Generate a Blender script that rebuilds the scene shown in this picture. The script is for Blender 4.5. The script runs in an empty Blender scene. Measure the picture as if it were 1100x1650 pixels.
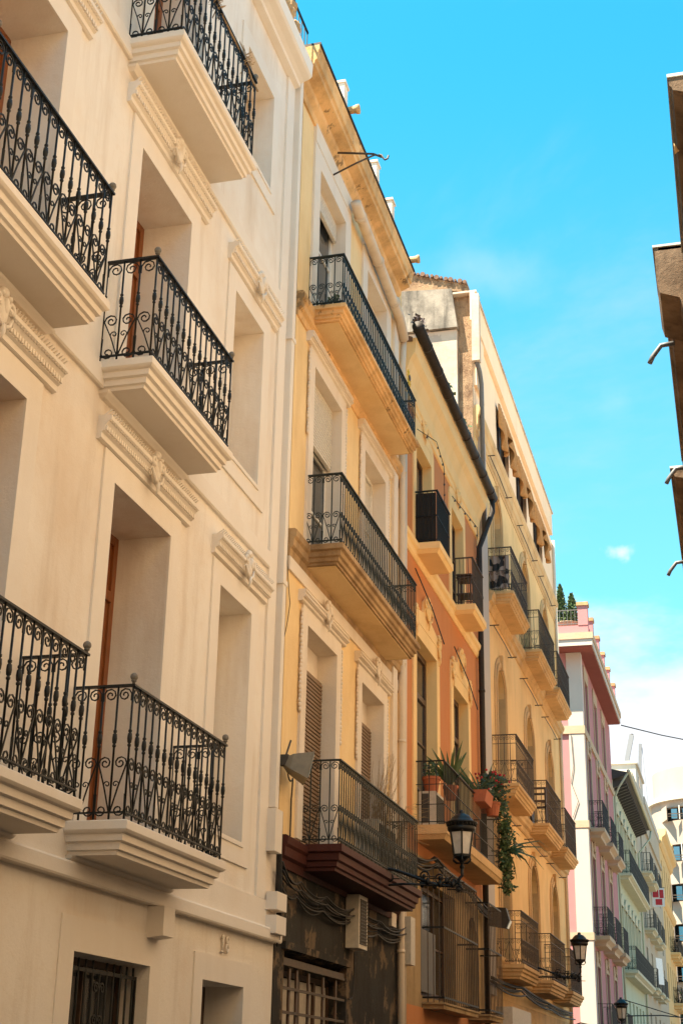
import bpy, math, random
from mathutils import Vector, Matrix
random.seed(7)
sc = bpy.context.scene
R = math.radians
pi = math.pi
# ------------------------------------------------------------------ camera
cam_d = bpy.data.cameras.new('camera'); cam = bpy.data.objects.new('camera', cam_d)
sc.collection.objects.link(cam); sc.camera = cam
cam_d.sensor_fit = 'VERTICAL'; cam_d.sensor_height = 36; cam_d.sensor_width = 24; cam_d.lens = 50
cam_d.clip_start = .05; cam_d.clip_end = 3000
yaw, pitch, roll = -0.26788575, 0.38046, 0.02006767
F = Vector((math.sin(yaw)*math.cos(pitch), math.cos(yaw)*math.cos(pitch), math.sin(pitch)))
r0 = Vector((math.cos(yaw), -math.sin(yaw), 0)); u0 = r0.cross(F)
rr = r0*math.cos(roll)+u0*math.sin(roll); uu = -r0*math.sin(roll)+u0*math.cos(roll)
cam.matrix_world = Matrix(((rr.x, uu.x, -F.x, 0), (rr.y, uu.y, -F.y, 0), (rr.z, uu.z, -F.z, 1.6), (0, 0, 0, 1)))
# ------------------------------------------------------------------ sky, sun, exposure
SUN_EL, SUN_AZ = 64, 48          # light travels +Y and, by SUN_AZ degrees, towards +X
w = bpy.data.worlds.new('World'); sc.world = w; w.use_nodes = True
nt = w.node_tree; nt.nodes.clear()
def wn(t, **k):
    n = nt.nodes.new(t)
    for a, b in k.items(): setattr(n, a, b)
    return n
sky = wn('ShaderNodeTexSky', sky_type='NISHITA', sun_disc=False)
sky.sun_elevation = R(SUN_EL); sky.sun_rotation = R(180+SUN_AZ); sky.air_density = 1.0; sky.dust_density = .6; sky.ozone_density = 1.5
sky.altitude = 20
tint = wn('ShaderNodeMix', data_type='RGBA', blend_type='MULTIPLY'); tint.inputs[0].default_value = 1
tint.inputs[7].default_value = (.16, .98, .95, 1)
nt.links.new(sky.outputs[0], tint.inputs[6])
tc = wn('ShaderNodeTexCoord')
mp = wn('ShaderNodeMapping'); mp.inputs['Scale'].default_value = (1, 1, 2.3); mp.inputs['Location'].default_value = (.55, .2, .05)
nt.links.new(tc.outputs['Generated'], mp.inputs[0])
nz = wn('ShaderNodeTexNoise'); nz.inputs['Scale'].default_value = 4.2; nz.inputs['Detail'].default_value = 8; nz.inputs['Roughness'].default_value = .58
nt.links.new(mp.outputs[0], nz.inputs[0])
sp = wn('ShaderNodeSeparateXYZ'); nt.links.new(tc.outputs['Generated'], sp.inputs[0])
# cloud cover: a bank low over the horizon, thinning upward
cv = wn('ShaderNodeMapRange'); cv.inputs[1].default_value = .18; cv.inputs[2].default_value = .37; cv.inputs[3].default_value = .47; cv.inputs[4].default_value = -.13
nt.links.new(sp.outputs[2], cv.inputs[0])
ad = wn('ShaderNodeMath', operation='ADD'); nt.links.new(nz.outputs[0], ad.inputs[0]); nt.links.new(cv.outputs[0], ad.inputs[1])
cr = wn('ShaderNodeMapRange', interpolation_type='SMOOTHSTEP'); cr.inputs[1].default_value = .52; cr.inputs[2].default_value = .80
nt.links.new(ad.outputs[0], cr.inputs[0])
hz = wn('ShaderNodeMapRange', interpolation_type='SMOOTHSTEP'); hz.inputs[1].default_value = .25; hz.inputs[2].default_value = .66; hz.inputs[3].default_value = .30; hz.inputs[4].default_value = 0
nt.links.new(sp.outputs[2], hz.inputs[0])
nz2 = wn('ShaderNodeTexNoise'); nz2.inputs['Scale'].default_value = 1.7; nz2.inputs['Detail'].default_value = 7; nz2.inputs['Roughness'].default_value = .62; nz2.inputs['Distortion'].default_value = .6
nt.links.new(mp.outputs[0], nz2.inputs[0])
wr = wn('ShaderNodeMapRange', interpolation_type='SMOOTHSTEP'); wr.inputs[1].default_value = .50; wr.inputs[2].default_value = .78; wr.inputs[3].default_value = 0; wr.inputs[4].default_value = .35
nt.links.new(nz2.outputs[0], wr.inputs[0])
h2 = wn('ShaderNodeMath', operation='ADD'); nt.links.new(hz.outputs[0], h2.inputs[0]); nt.links.new(wr.outputs[0], h2.inputs[1])
hm = wn('ShaderNodeMix', data_type='RGBA'); hm.inputs[7].default_value = (2.0, 2.35, 2.5, 1)
nt.links.new(h2.outputs[0], hm.inputs[0]); nt.links.new(tint.outputs[2], hm.inputs[6])
cm = wn('ShaderNodeMix', data_type='RGBA'); cm.inputs[7].default_value = (2.75, 2.85, 3.0, 1)
nt.links.new(cr.outputs[0], cm.inputs[0]); nt.links.new(hm.outputs[2], cm.inputs[6])
def puff(prev, d0, sc, rad, ns, amt, lo=.42, hi=.72):
    nv = wn('ShaderNodeVectorMath', operation='NORMALIZE'); nt.links.new(tc.outputs['Generated'], nv.inputs[0])
    sb = wn('ShaderNodeVectorMath', operation='SUBTRACT'); nt.links.new(nv.outputs[0], sb.inputs[0]); sb.inputs[1].default_value = d0
    ml = wn('ShaderNodeVectorMath', operation='MULTIPLY'); nt.links.new(sb.outputs[0], ml.inputs[0]); ml.inputs[1].default_value = sc
    ln = wn('ShaderNodeVectorMath', operation='LENGTH'); nt.links.new(ml.outputs[0], ln.inputs[0])
    n_ = wn('ShaderNodeTexNoise'); n_.inputs['Scale'].default_value = ns; n_.inputs['Detail'].default_value = 7; nt.links.new(nv.outputs[0], n_.inputs[0])
    fo = wn('ShaderNodeMapRange'); fo.inputs[1].default_value = 0; fo.inputs[2].default_value = rad; fo.inputs[3].default_value = .38; fo.inputs[4].default_value = -.25; nt.links.new(ln.outputs['Value'], fo.inputs[0])
    a_ = wn('ShaderNodeMath', operation='ADD'); nt.links.new(fo.outputs[0], a_.inputs[0]); nt.links.new(n_.outputs[0], a_.inputs[1])
    q_ = wn('ShaderNodeMapRange', interpolation_type='SMOOTHSTEP'); q_.inputs[1].default_value = lo+.18; q_.inputs[2].default_value = hi+.18; q_.inputs[4].default_value = amt; nt.links.new(a_.outputs[0], q_.inputs[0])
    x_ = wn('ShaderNodeMix', data_type='RGBA'); x_.inputs[7].default_value = (2.75, 2.85, 3.0, 1); nt.links.new(q_.outputs[0], x_.inputs[0]); nt.links.new(prev, x_.inputs[6]); return x_.outputs[2]
sk = puff(cm.outputs[2], (-.0572, .938, .342), (1, 1, 1.9), .026, 60, .8, .40, .80)
sk = puff(sk, (-.125, .846, .517), (1, 1, 1.9), .13, 13, .30, .38, .95)
sk = puff(sk, (-.049, .898, .436), (1, 1, 1.5), .06, 20, .18, .4, .9)
bg = wn('ShaderNodeBackground'); bg.inputs[1].default_value = .0655
nt.links.new(sk, bg.inputs[0])
out = wn('ShaderNodeOutputWorld'); nt.links.new(bg.outputs[0], out.inputs[0])
sd = bpy.data.lights.new('sun', 'SUN'); sd.energy = 4.0; sd.angle = R(.5); sd.color = (1, .86, .66)
so = bpy.data.objects.new('sun', sd); sc.collection.objects.link(so)
ld = Vector((math.sin(R(SUN_AZ))*math.cos(R(SUN_EL)), math.cos(R(SUN_AZ))*math.cos(R(SUN_EL)), -math.sin(R(SUN_EL))))
so.rotation_euler = ld.to_track_quat('-Z', 'Y').to_euler(); so.location = (0, 0, 60)
vs = sc.view_settings; vs.view_transform = 'Standard'; vs.look = 'None'; vs.gamma = 1; vs.use_curve_mapping = False
vs.exposure = 2.6
sc.cycles.max_bounces = 8; sc.cycles.diffuse_bounces = 6

# ------------------------------------------------------------------ materials
def nodes(name):
    m = bpy.data.materials.new(name); m.use_nodes = True; t = m.node_tree
    return m, t, t.nodes['Principled BSDF']
def plaster(name, col, dirt=None, amt=.5, streak=.35, bump=.25, scale=1.0, rough=.9, patch=None, patch_amt=0, spec=.15):
    """painted render: mottled base, drips running down, fine grain; patch = old paint showing through"""
    m, t, b = nodes(name); N = t.nodes.new; L = t.links.new
    dirt = dirt or tuple(c*.72 for c in col)
    g = N('ShaderNodeNewGeometry')
    def noise(sc_, vec, det=5, ro=.6):
        mpn = N('ShaderNodeMapping'); mpn.inputs['Scale'].default_value = vec; L(g.outputs['Position'], mpn.inputs[0])
        n = N('ShaderNodeTexNoise'); n.inputs['Scale'].default_value = sc_; n.inputs['Detail'].default_value = det; n.inputs['Roughness'].default_value = ro
        L(mpn.outputs[0], n.inputs[0]); return n.outputs[0]
    def rng(s, a, bb, c=0, d=1):
        r = N('ShaderNodeMapRange'); r.inputs[1].default_value = a; r.inputs[2].default_value = bb; r.inputs[3].default_value = c; r.inputs[4].default_value = d
        L(s, r.inputs[0]); return r.outputs[0]
    def mix(f, a, c2, bt='MIX'):
        x = N('ShaderNodeMix'); x.data_type = 'RGBA'; x.blend_type = bt
        L(f, x.inputs[0])
        if isinstance(a, tuple): x.inputs[6].default_value = (*a, 1)
        else: L(a, x.inputs[6])
        x.inputs[7].default_value = (*c2, 1); return x.outputs[2]
    big = noise(.9*scale, (1, 1, .7)); st = noise(2.4*scale, (1, 1, .12), 6, .65); fine = noise(38*scale, (1, 1, 1), 6, .7)
    mid = noise(7*scale, (1, 1, 1), 5, .6)
    c = mix(rng(big, .42, .72, 0, amt), col, dirt)
    c = mix(rng(st, .52, .75, 0, streak), c, tuple(d*.8 for d in dirt))
    c = mix(rng(mid, .55, .8, 0, amt*.4), c, dirt)
    if patch:
        pn = noise(1.6*scale, (1, 1, .8), 8, .7)
        c = mix(rng(pn, .60-patch_amt*.2, .63-patch_amt*.2, 0, .85), c, patch)
    L(c, b.inputs['Base Color']); b.inputs['Roughness'].default_value = rough; b.inputs['Specular IOR Level'].default_value = spec
    h = N('ShaderNodeMath'); h.operation = 'MULTIPLY_ADD'; L(mid, h.inputs[0]); h.inputs[1].default_value = 1.6; L(fine, h.inputs[2])
    bp = N('ShaderNodeBump'); bp.inputs['Strength'].default_value = bump; bp.inputs['Distance'].default_value = .012
    L(h.outputs[0], bp.inputs['Height']); L(bp.outputs[0], b.inputs['Normal'])
    return m
def plain(name, col, rough=.5, metal=0, bump=0, var=.25, spec=.5, bs=60):
    m, t, b = nodes(name); N = t.nodes.new; L = t.links.new
    g = N('ShaderNodeNewGeometry'); n = N('ShaderNodeTexNoise'); n.inputs['Scale'].default_value = bs*.3; n.inputs['Detail'].default_value = 5
    L(g.outputs['Position'], n.inputs[0])
    x = N('ShaderNodeMix'); x.data_type = 'RGBA'; L(n.outputs[0], x.inputs[0])
    x.inputs[6].default_value = (*[c*(1-var) for c in col], 1); x.inputs[7].default_value = (*[min(1, c*(1+var)) for c in col], 1)
    L(x.outputs[2], b.inputs['Base Color']); b.inputs['Roughness'].default_value = rough; b.inputs['Metallic'].default_value = metal
    b.inputs['Specular IOR Level'].default_value = spec
    if bump:
        n2 = N('ShaderNodeTexNoise'); n2.inputs['Scale'].default_value = bs; L(g.outputs['Position'], n2.inputs[0])
        bp = N('ShaderNodeBump'); bp.inputs['Strength'].default_value = bump; bp.inputs['Distance'].default_value = .01
        L(n2.outputs[0], bp.inputs['Height']); L(bp.outputs[0], b.inputs['Normal'])
    return m
def wood(name, col):
    m, t, b = nodes(name); N = t.nodes.new; L = t.links.new
    g = N('ShaderNodeNewGeometry'); mpn = N('ShaderNodeMapping'); mpn.inputs['Scale'].default_value = (14, 14, 1); L(g.outputs['Position'], mpn.inputs[0])
    n = N('ShaderNodeTexNoise'); n.inputs['Scale'].default_value = 4; n.inputs['Detail'].default_value = 7; n.inputs['Distortion'].default_value = .8; L(mpn.outputs[0], n.inputs[0])
    x = N('ShaderNodeMix'); x.data_type = 'RGBA'; L(n.outputs[0], x.inputs[0])
    x.inputs[6].default_value = (*[c*.45 for c in col], 1); x.inputs[7].default_value = (*[c*1.35 for c in col], 1)
    L(x.outputs[2], b.inputs['Base Color']); b.inputs['Roughness'].default_value = .45
    return m
MT = {}
MT['cream'] = plaster('cream_render', (.79, .735, .655), (.64, .50, .36), amt=.65, streak=.5, bump=.3)
MT['creamtrim'] = plaster('cream_trim', (.77, .71, .63), (.60, .48, .34), amt=.25, streak=.15, bump=.18)
MT['yellow'] = plaster('yellow_render', (.84, .62, .33), (.66, .42, .18), amt=.6, streak=.4, bump=.35)
MT['whitetrim'] = plaster('white_trim', (.76, .67, .56), (.62, .48, .32), amt=.4, streak=.3, bump=.3)
MT['ochre_cornice'] = plaster('ochre_cornice', (.80, .50, .23), (.32, .19, .08), amt=.8, streak=.3, bump=.8, scale=1.6, patch=(.22, .14, .07), patch_amt=.05)
MT['brownedge'] = plaster('brown_edge', (.50, .33, .17), (.20, .12, .06), amt=.9, streak=.5, bump=.7, scale=2)
MT['maroon'] = plaster('maroon_paint', (.075, .024, .018), (.07, .02, .015), amt=.6, bump=.3, rough=.6)
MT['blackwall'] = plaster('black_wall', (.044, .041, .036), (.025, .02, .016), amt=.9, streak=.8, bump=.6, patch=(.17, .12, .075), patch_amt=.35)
MT['orange'] = plaster('orange_render', (.58, .24, .095), (.56, .20, .06), amt=.5, streak=.3, bump=.3)
MT['butter'] = plaster('butter_trim', (.93, .64, .30), (.66, .45, .19), amt=.35, streak=.25, bump=.2)
MT['oldstone'] = plaster('old_stone', (.45, .31, .16), (.20, .12, .055), amt=.9, streak=.7, bump=.6)
MT['stucco4'] = plaster('golden_render', (.86, .56, .25), (.58, .36, .14), amt=.55, streak=.35, bump=.3)
MT['stone4'] = plaster('sand_stone', (.68, .44, .21), (.38, .23, .11), amt=.55, streak=.5, bump=.6, scale=1.4)
MT['attic4'] = plaster('attic_render', (.86, .64, .44), (.72, .50, .30), amt=.3, streak=.25, bump=.2)
MT['gable'] = plaster('gable_render', (.56, .47, .38), (.34, .27, .20), amt=.8, streak=.6, bump=.5, patch=(.36, .30, .25), patch_amt=.1)
MT['concrete'] = plaster('weathered_concrete', (.30, .265, .22), (.055, .05, .045), amt=1, streak=1, bump=.5, scale=1.5)
MT['rubble'] = plaster('rubble', (.42, .28, .17), (.17, .10, .06), amt=1, streak=.2, bump=2, scale=5)
MT['pink'] = plaster('pink_render', (.40, .19, .195), (.56, .23, .22), amt=.4, streak=.3, bump=.15)
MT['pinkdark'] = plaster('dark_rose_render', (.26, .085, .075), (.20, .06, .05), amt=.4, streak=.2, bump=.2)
MT['pinktrim'] = plaster('pale_pilaster', (.50, .44, .39), (.66, .55, .45), amt=.3, streak=.3, bump=.15)
MT['sandtrim'] = plaster('sand_trim', (.46, .35, .25), (.48, .32, .18), amt=.6, streak=.3, bump=.3)
MT['green'] = plaster('pale_green_render', (.44, .48, .37), (.38, .42, .30), amt=.6, streak=.5, bump=.3)
MT['greentrim'] = plaster('pale_stone_trim', (.50, .47, .35), (.40, .40, .30), amt=.5, bump=.3)
MT['grey7'] = plaster('grey_render', (.42, .37, .29), (.36, .32, .25), amt=.6, streak=.5, bump=.2)
MT['white7'] = plaster('white_block_render', (.48, .45, .40), (.64, .60, .52), amt=.3, bump=.1)
MT['yellow8'] = plaster('far_yellow_render', (.62, .45, .23), (.68, .44, .18), amt=.5, streak=.3, bump=.2)
MT['modern'] = plaster('beige_panel', (.32, .275, .235), (.44, .36, .30), amt=.5, streak=.6, bump=.05, scale=.3)
MT['brown_r'] = plaster('brown_stone', (.20, .13, .08), (.05, .03, .018), amt=.9, streak=.7, bump=.9, scale=1.3)
MT['right_wall'] = plaster('ochre_wall', (.74, .58, .42), (.60, .46, .32), amt=.5, streak=.4, bump=.3)
MT['iron'] = plain('black_iron', (.012, .013, .012), .5, 0, .1, .4, .3)
MT['greeniron'] = plain('dark_green_iron', (.020, .024, .020), .55, 0, .15, .4, .3)
MT['rustiron'] = plain('rusty_iron', (.075, .050, .032), .6, 0, .3, .6)
MT['wood'] = wood('varnished_wood', (.24, .075, .018))
MT['darkwood'] = wood('dark_wood', (.085, .045, .025))
MT['glass'] = plain('dark_glass', (.035, .038, .04), .08, 0, 0, .3, .8)
MT['blueglass'] = plain('blue_glass', (.04, .13, .20), .08, 0, 0, .3, .9)
MT['whiteframe'] = plain('white_frame', (.72, .68, .60), .5)
MT['shutter'] = plain('brown_shutter', (.20, .125, .070), .6)
MT['palshutter'] = plain('pale_shutter', (.62, .57, .48), .6)
MT['pipe'] = plaster('cream_pipe', (.72, .60, .46), (.50, .36, .22), amt=.5, streak=.4, bump=.1, rough=.6)
MT['gutter'] = plain('dark_zinc', (.035, .026, .020), .65, .0, .2, .5, .25)
MT['greypipe'] = plain('grey_pipe', (.11, .105, .10), .5)
MT['stoneball'] = plain('finial_stone', (.20, .18, .15), .8, 0, .8, .5, bs=120)
MT['cable'] = plain('black_cable', (.012, .011, .010), .6)
MT['ac'] = plain('ac_shell', (.55, .49, .40), .55)
MT['acdark'] = plain('ac_grille', (.05, .045, .04), .6)
MT['terracotta'] = plain('terracotta', (.42, .12, .05), .8, 0, .2, .3)
MT['leaf'] = plain('leaf', (.050, .085, .020), .55, 0, 0, .6, bs=30)
MT['darkleaf'] = plain('dark_leaf', (.030, .058, .020), .6, 0, 0, .6, bs=30)
MT['drygrass'] = plain('dry_stems', (.33, .22, .11), .8)
MT['petal'] = plain('yellow_petal', (.80, .50, .02), .6)
MT['red'] = plain('red_bloom', (.45, .02, .03), .6)
MT['milk'] = plain('milk_glass', (.62, .56, .48), .3)
MT['lampblack'] = plain('lamp_paint', (.010, .010, .010), .4, 0, 0, .2, .3)
MT['awning'] = plain('ochre_canvas', (.42, .19, .055), .85, 0, .2, .35)
MT['darkmesh'] = plain('black_cloth', (.020, .016, .013), .9)
MT['whitecloth'] = plain('white_cloth', (.75, .73, .70), .9)
MT['floodglass'] = plain('flood_glass', (.35, .42, .45), .1)
MT['flood'] = plain('flood_housing', (.20, .18, .14), .5)
MT['tile'] = plain('roof_tile', (.16, .09, .055), .85, 0, .5, .4)
MT['asphalt'] = plaster('street_paving', (.045, .041, .037), (.04, .036, .032), amt=.6, bump=.5)
MT['slab'] = plaster('pavement_slabs', (.12, .10, .085), (.07, .06, .05), amt=.6, bump=.4)
MT['bounce_dark'] = plaster('added_dark_base', (.09, .065, .045), (.07, .05, .035), amt=.6, bump=.5)  # for unseen lower storeys opposite, added dark to cut bounced light
MT['dust'] = plaster('distant_ground', (.20, .17, .13), (.14, .12, .09), amt=.6, bump=.1, scale=.1)
MT['crane'] = plain('crane_steel', (.22, .23, .25), .6)

def cowprint():
    m, t, b = nodes('spotted_cloth'); N = t.nodes.new; L = t.links.new
    g = N('ShaderNodeNewGeometry'); n = N('ShaderNodeTexNoise'); n.inputs['Scale'].default_value = 5; n.inputs['Detail'].default_value = 1.5
    L(g.outputs['Position'], n.inputs[0]); r = N('ShaderNodeMapRange'); r.inputs[1].default_value = .50; r.inputs[2].default_value = .53; L(n.outputs[0], r.inputs[0])
    x = N('ShaderNodeMix'); x.data_type = 'RGBA'; L(r.outputs[0], x.inputs[0]); x.inputs[6].default_value = (.30, .23, .20, 1); x.inputs[7].default_value = (.02, .018, .02, 1)
    L(x.outputs[2], b.inputs['Base Color']); b.inputs['Roughness'].default_value = .9
    return m
MT['cow'] = cowprint()

# ------------------------------------------------------------------ mesh builder
class M:
    def __init__(s): s.v = []; s.f = []; s.sm = False
    def add(s, v, f):
        n = len(s.v); s.v += [tuple(p) for p in v]; s.f += [tuple(i+n for i in q) for q in f]; return s
    def box(s, x0, x1, y0, y1, z0, z1):
        if x0 > x1: x0, x1 = x1, x0
        if y0 > y1: y0, y1 = y1, y0
        if z0 > z1: z0, z1 = z1, z0
        return s.add([(x0, y0, z0), (x1, y0, z0), (x1, y1, z0), (x0, y1, z0), (x0, y0, z1), (x1, y0, z1), (x1, y1, z1), (x0, y1, z1)],
                     [(0, 3, 2, 1), (4, 5, 6, 7), (0, 1, 5, 4), (1, 2, 6, 5), (2, 3, 7, 6), (3, 0, 4, 7)])
    def quad(s, a, b, c, d): return s.add([a, b, c, d], [(0, 1, 2, 3)])
    def tube(s, pts, r, n=4, r2=None, cap=True):
        pts = [Vector(p) for p in pts]; N = len(pts)
        up = None; rings = []
        for i, p in enumerate(pts):
            d = (pts[min(i+1, N-1)]-pts[max(i-1, 0)])
            if d.length < 1e-9: d = Vector((0, 0, 1))
            d.normalize()
            if up is None:
                up = Vector((1, 0, 0)) if abs(d.x) < .9 else Vector((0, 0, 1))
            up = (up - d*up.dot(d))
            if up.length < 1e-6: up = d.orthogonal()
            up.normalize(); sd_ = d.cross(up)
            ra = r if r2 is None else r+(r2-r)*i/(N-1)
            if callable(r): ra = r(i/(N-1))
            rings.append([p+(up*math.cos(2*pi*(k+.5)/n)+sd_*math.sin(2*pi*(k+.5)/n))*ra for k in range(n)])
        v = [q for rg in rings for q in rg]; f = []
        for i in range(N-1):
            for k in range(n):
                a = i*n+k; b = i*n+(k+1) % n; f.append((a, b, b+n, a+n))
        if cap: f += [tuple(range(n))[::-1], tuple(range((N-1)*n, N*n))]
        return s.add(v, f)
    def lathe(s, prof, n=8, c=(0, 0, 0), axis='z', cap=True):
        v = []; f = []
        for r_, z_ in prof:
            for k in range(n):
                a = 2*pi*k/n+.4; p = (r_*math.cos(a), r_*math.sin(a), z_)
                if axis == 'y': p = (p[0], p[2], p[1])
                if axis == 'x': p = (p[2], p[0], p[1])
                v.append((p[0]+c[0], p[1]+c[1], p[2]+c[2]))
        for i in range(len(prof)-1):
            for k in range(n):
                a = i*n+k; b = i*n+(k+1) % n; f.append((a, b, b+n, a+n))
        if cap: f += [tuple(range(n))[::-1], tuple(range((len(prof)-1)*n, len(prof)*n))]
        return s.add(v, f)
    def ball(s, c, rx, ry=None, rz=None, n=8, m=6):
        ry = ry or rx; rz = rz or rx; v = []; f = []
        for i in range(m+1):
            t = pi*i/m
            for k in range(n):
                a = 2*pi*k/n; v.append((c[0]+rx*math.sin(t)*math.cos(a), c[1]+ry*math.sin(t)*math.sin(a), c[2]-rz*math.cos(t)))
        for i in range(m):
            for k in range(n):
                a = i*n+k; b = i*n+(k+1) % n; f.append((a, b, b+n, a+n))
        return s.add(v, f)
    def prism(s, poly, axis, a, b):
        """poly of 2-D points extruded along an axis: 'y' takes (x,z), 'x' takes (y,z), 'z' takes (x,y)"""
        def P(p, t): return {'y': (p[0], t, p[1]), 'x': (t, p[0], p[1]), 'z': (p[0], p[1], t)}[axis]
        n = len(poly); v = [P(p, a) for p in poly]+[P(p, b) for p in poly]
        f = [tuple(range(n))[::-1], tuple(range(n, 2*n))]+[(i, (i+1) % n, n+(i+1) % n, n+i) for i in range(n)]
        return s.add(v, f)
    def mesh(s, name, mat, smooth=None):
        me = bpy.data.meshes.new(name); me.from_pydata(s.v, [], s.f); me.materials.append(mat)
        if smooth if smooth is not None else s.sm:
            me.polygons.foreach_set('use_smooth', [True]*len(me.polygons))
        me.update(); return me
WL = {}
COL = sc.collection
def fixn(me):
    import bmesh
    b = bmesh.new(); b.from_mesh(me); bmesh.ops.recalc_face_normals(b, faces=b.faces); b.to_mesh(me); b.free()
def link(o, parent, loc):
    COL.objects.link(o)
    if parent is not None:
        o.parent = parent; pl = WL[parent.name]
        o.location = (loc[0]-pl[0], loc[1]-pl[1], loc[2]-pl[2])
    else: o.location = loc
    WL[o.name] = tuple(loc)
def part(name, mb, mat, parent, smooth=False, anchor=None, label=None, stuff=False, fix=True):
    """mb in world coordinates; the object's origin goes to anchor"""
    if anchor is None:
        n = len(mb.v); lo = [min(v[i] for v in mb.v) for i in range(3)]; hi = [max(v[i] for v in mb.v) for i in range(3)]
        anchor = ((lo[0]+hi[0])/2, (lo[1]+hi[1])/2, lo[2])
    mb.v = [(v[0]-anchor[0], v[1]-anchor[1], v[2]-anchor[2]) for v in mb.v]
    me = mb.mesh(name, MT[mat] if isinstance(mat, str) else mat, smooth)
    if fix: fixn(me)
    o = bpy.data.objects.new(name, me); link(o, parent, anchor)
    if label: o['label'] = label
    if stuff: o['kind'] = 'stuff'
    return o
def inst(name, me, parent, loc, rz=0, scale=None):
    o = bpy.data.objects.new(name, me); link(o, parent, loc)
    if rz: o.rotation_euler = (0, 0, rz)
    if scale: o.scale = scale
    return o
def tag(o, label, cat, group=None):
    o['label'] = label; o['category'] = cat
    if group: o['group'] = group
    return o
def thing(name, label, cat, loc, group=None):
    o = bpy.data.objects.new(name, None); COL.objects.link(o); o.location = loc; o.empty_display_size = .3
    WL[o.name] = tuple(loc); return tag(o, label, cat, group)
def struct(name, mb, mat):
    o = part(name, mb, mat, None); o['kind'] = 'structure'; return o

# ------------------------------------------------------------------ walls and openings
LW = -5.0                                     # street face of the left-hand row
def wall(parent, mat, W, d, y0, y1, z0, z1, holes, depth=9, name='wall', back=True, reveal_mat=None):
    """facade plane x=W with rectangular openings; d=-1 the house lies towards -X, +1 towards +X.
    holes = (y0,y1,z0,z1,reveal)"""
    m = M(); rvs = []
    ys = sorted({y0, y1}|{v for h in holes for v in h[:2] if y0 < v < y1}); zs = sorted({z0, z1}|{v for h in holes for v in h[2:4] if z0 < v < z1})
    for i in range(len(ys)-1):
        for j in range(len(zs)-1):
            cy, cz = (ys[i]+ys[i+1])/2, (zs[j]+zs[j+1])/2
            if any(h[0] < cy < h[1] and h[2] < cz < h[3] for h in holes): continue
            m.quad((W, ys[i], zs[j]), (W, ys[i+1], zs[j]), (W, ys[i+1], zs[j+1]), (W, ys[i], zs[j+1]))
    for h in holes:
        X = W+d*h[4]; a, b, c, e = max(h[0], y0), min(h[1], y1), max(h[2], z0), h[3]
        t = M() if reveal_mat else m
        if reveal_mat: rvs.append(t)
        t.quad((W, a, c), (X, a, c), (X, a, e), (W, a, e)); t.quad((W, b, c), (X, b, c), (X, b, e), (W, b, e))
        t.quad((W, a, e), (X, a, e), (X, b, e), (W, b, e)); t.quad((W, a, c), (X, a, c), (X, b, c), (W, b, c))
        t.quad((X, a, c), (X, b, c), (X, b, e), (X, a, e))
    B = W+d*depth
    m.quad((W, y0, z0), (B, y0, z0), (B, y0, z1), (W, y0, z1)); m.quad((W, y1, z0), (B, y1, z0), (B, y1, z1), (W, y1, z1))
    m.quad((W, y0, z1), (B, y0, z1), (B, y1, z1), (W, y1, z1)); m.quad((B, y0, z0), (B, y1, z0), (B, y1, z1), (B, y0, z1))
    part(name, m, mat, parent, fix=False)
    for t in rvs: part('reveal', t, reveal_mat, parent, fix=False)
def arch_fill(m, W, d, y0, y1, zs, zt, n=9, dep=.3):
    """spandrels that turn a square-headed opening (top zt) into an arch springing at zs"""
    cy = (y0+y1)/2; a = (y1-y0)/2; b = zt-zs
    pts = [(cy-a*math.cos(pi*k/n), zs+b*math.sin(pi*k/n)) for k in range(n+1)]
    W2 = W+d*.003
    for k in range(n):
        p, q = pts[k], pts[k+1]
        m.quad((W2, p[0], p[1]), (W2, q[0], q[1]), (W2, q[0], zt), (W2, p[0], zt))
        m.quad((W2, p[0], p[1]), (W2, q[0], q[1]), (W+d*dep, q[0], q[1]), (W+d*dep, p[0], p[1]))
def frame_band(m, W, s, y0, y1, z0, z1, wd, pr, bottom=True, top=True):
    """flat raised surround round an opening; s=+1 stands proud towards +X"""
    X = W+s*pr
    m.box(W, X, y0-wd, y0, z0-(wd if bottom else 0), z1+(wd if top else 0)); m.box(W, X, y1, y1+wd, z0-(wd if bottom else 0), z1+(wd if top else 0))
    if top: m.box(W, X-s*.0, y0, y1, z1, z1+wd)
    if bottom: m.box(W, X-s*.0, y0, y1, z0-wd, z0)
def mould(m, W, s, y0, y1, prof):
    """prof: list of (out, z) from bottom to top; closed against the wall, returned at both ends"""
    poly = [(W-s*.03, prof[0][1])]+[(W+s*o, z) for o, z in prof]+[(W-s*.03, prof[-1][1])]
    m.prism(poly, 'y', y0, y1)
def ring_mould(m, W, s, y0, y1, prof):
    """moulded slab on a wall: prof of (out, z); the three free sides carry the profile"""
    Rg = []
    mx = max(o for o, z in prof)
    for o, z in prof:
        i = mx-o
        Rg.append([(W-s*.02, y0+i, z), (W+s*o, y0+i, z), (W+s*o, y1-i, z), (W-s*.02, y1-i, z)])
    v = [p for r_ in Rg for p in r_]; f = []
    for i in range(len(Rg)-1):
        for k in range(3): a = i*4+k; f.append((a, a+1, a+5, a+4))
    f.append((0, 1, 2, 3)); n = (len(Rg)-1)*4; f.append((n, n+1, n+2, n+3))
    m.add(v, f)
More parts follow.
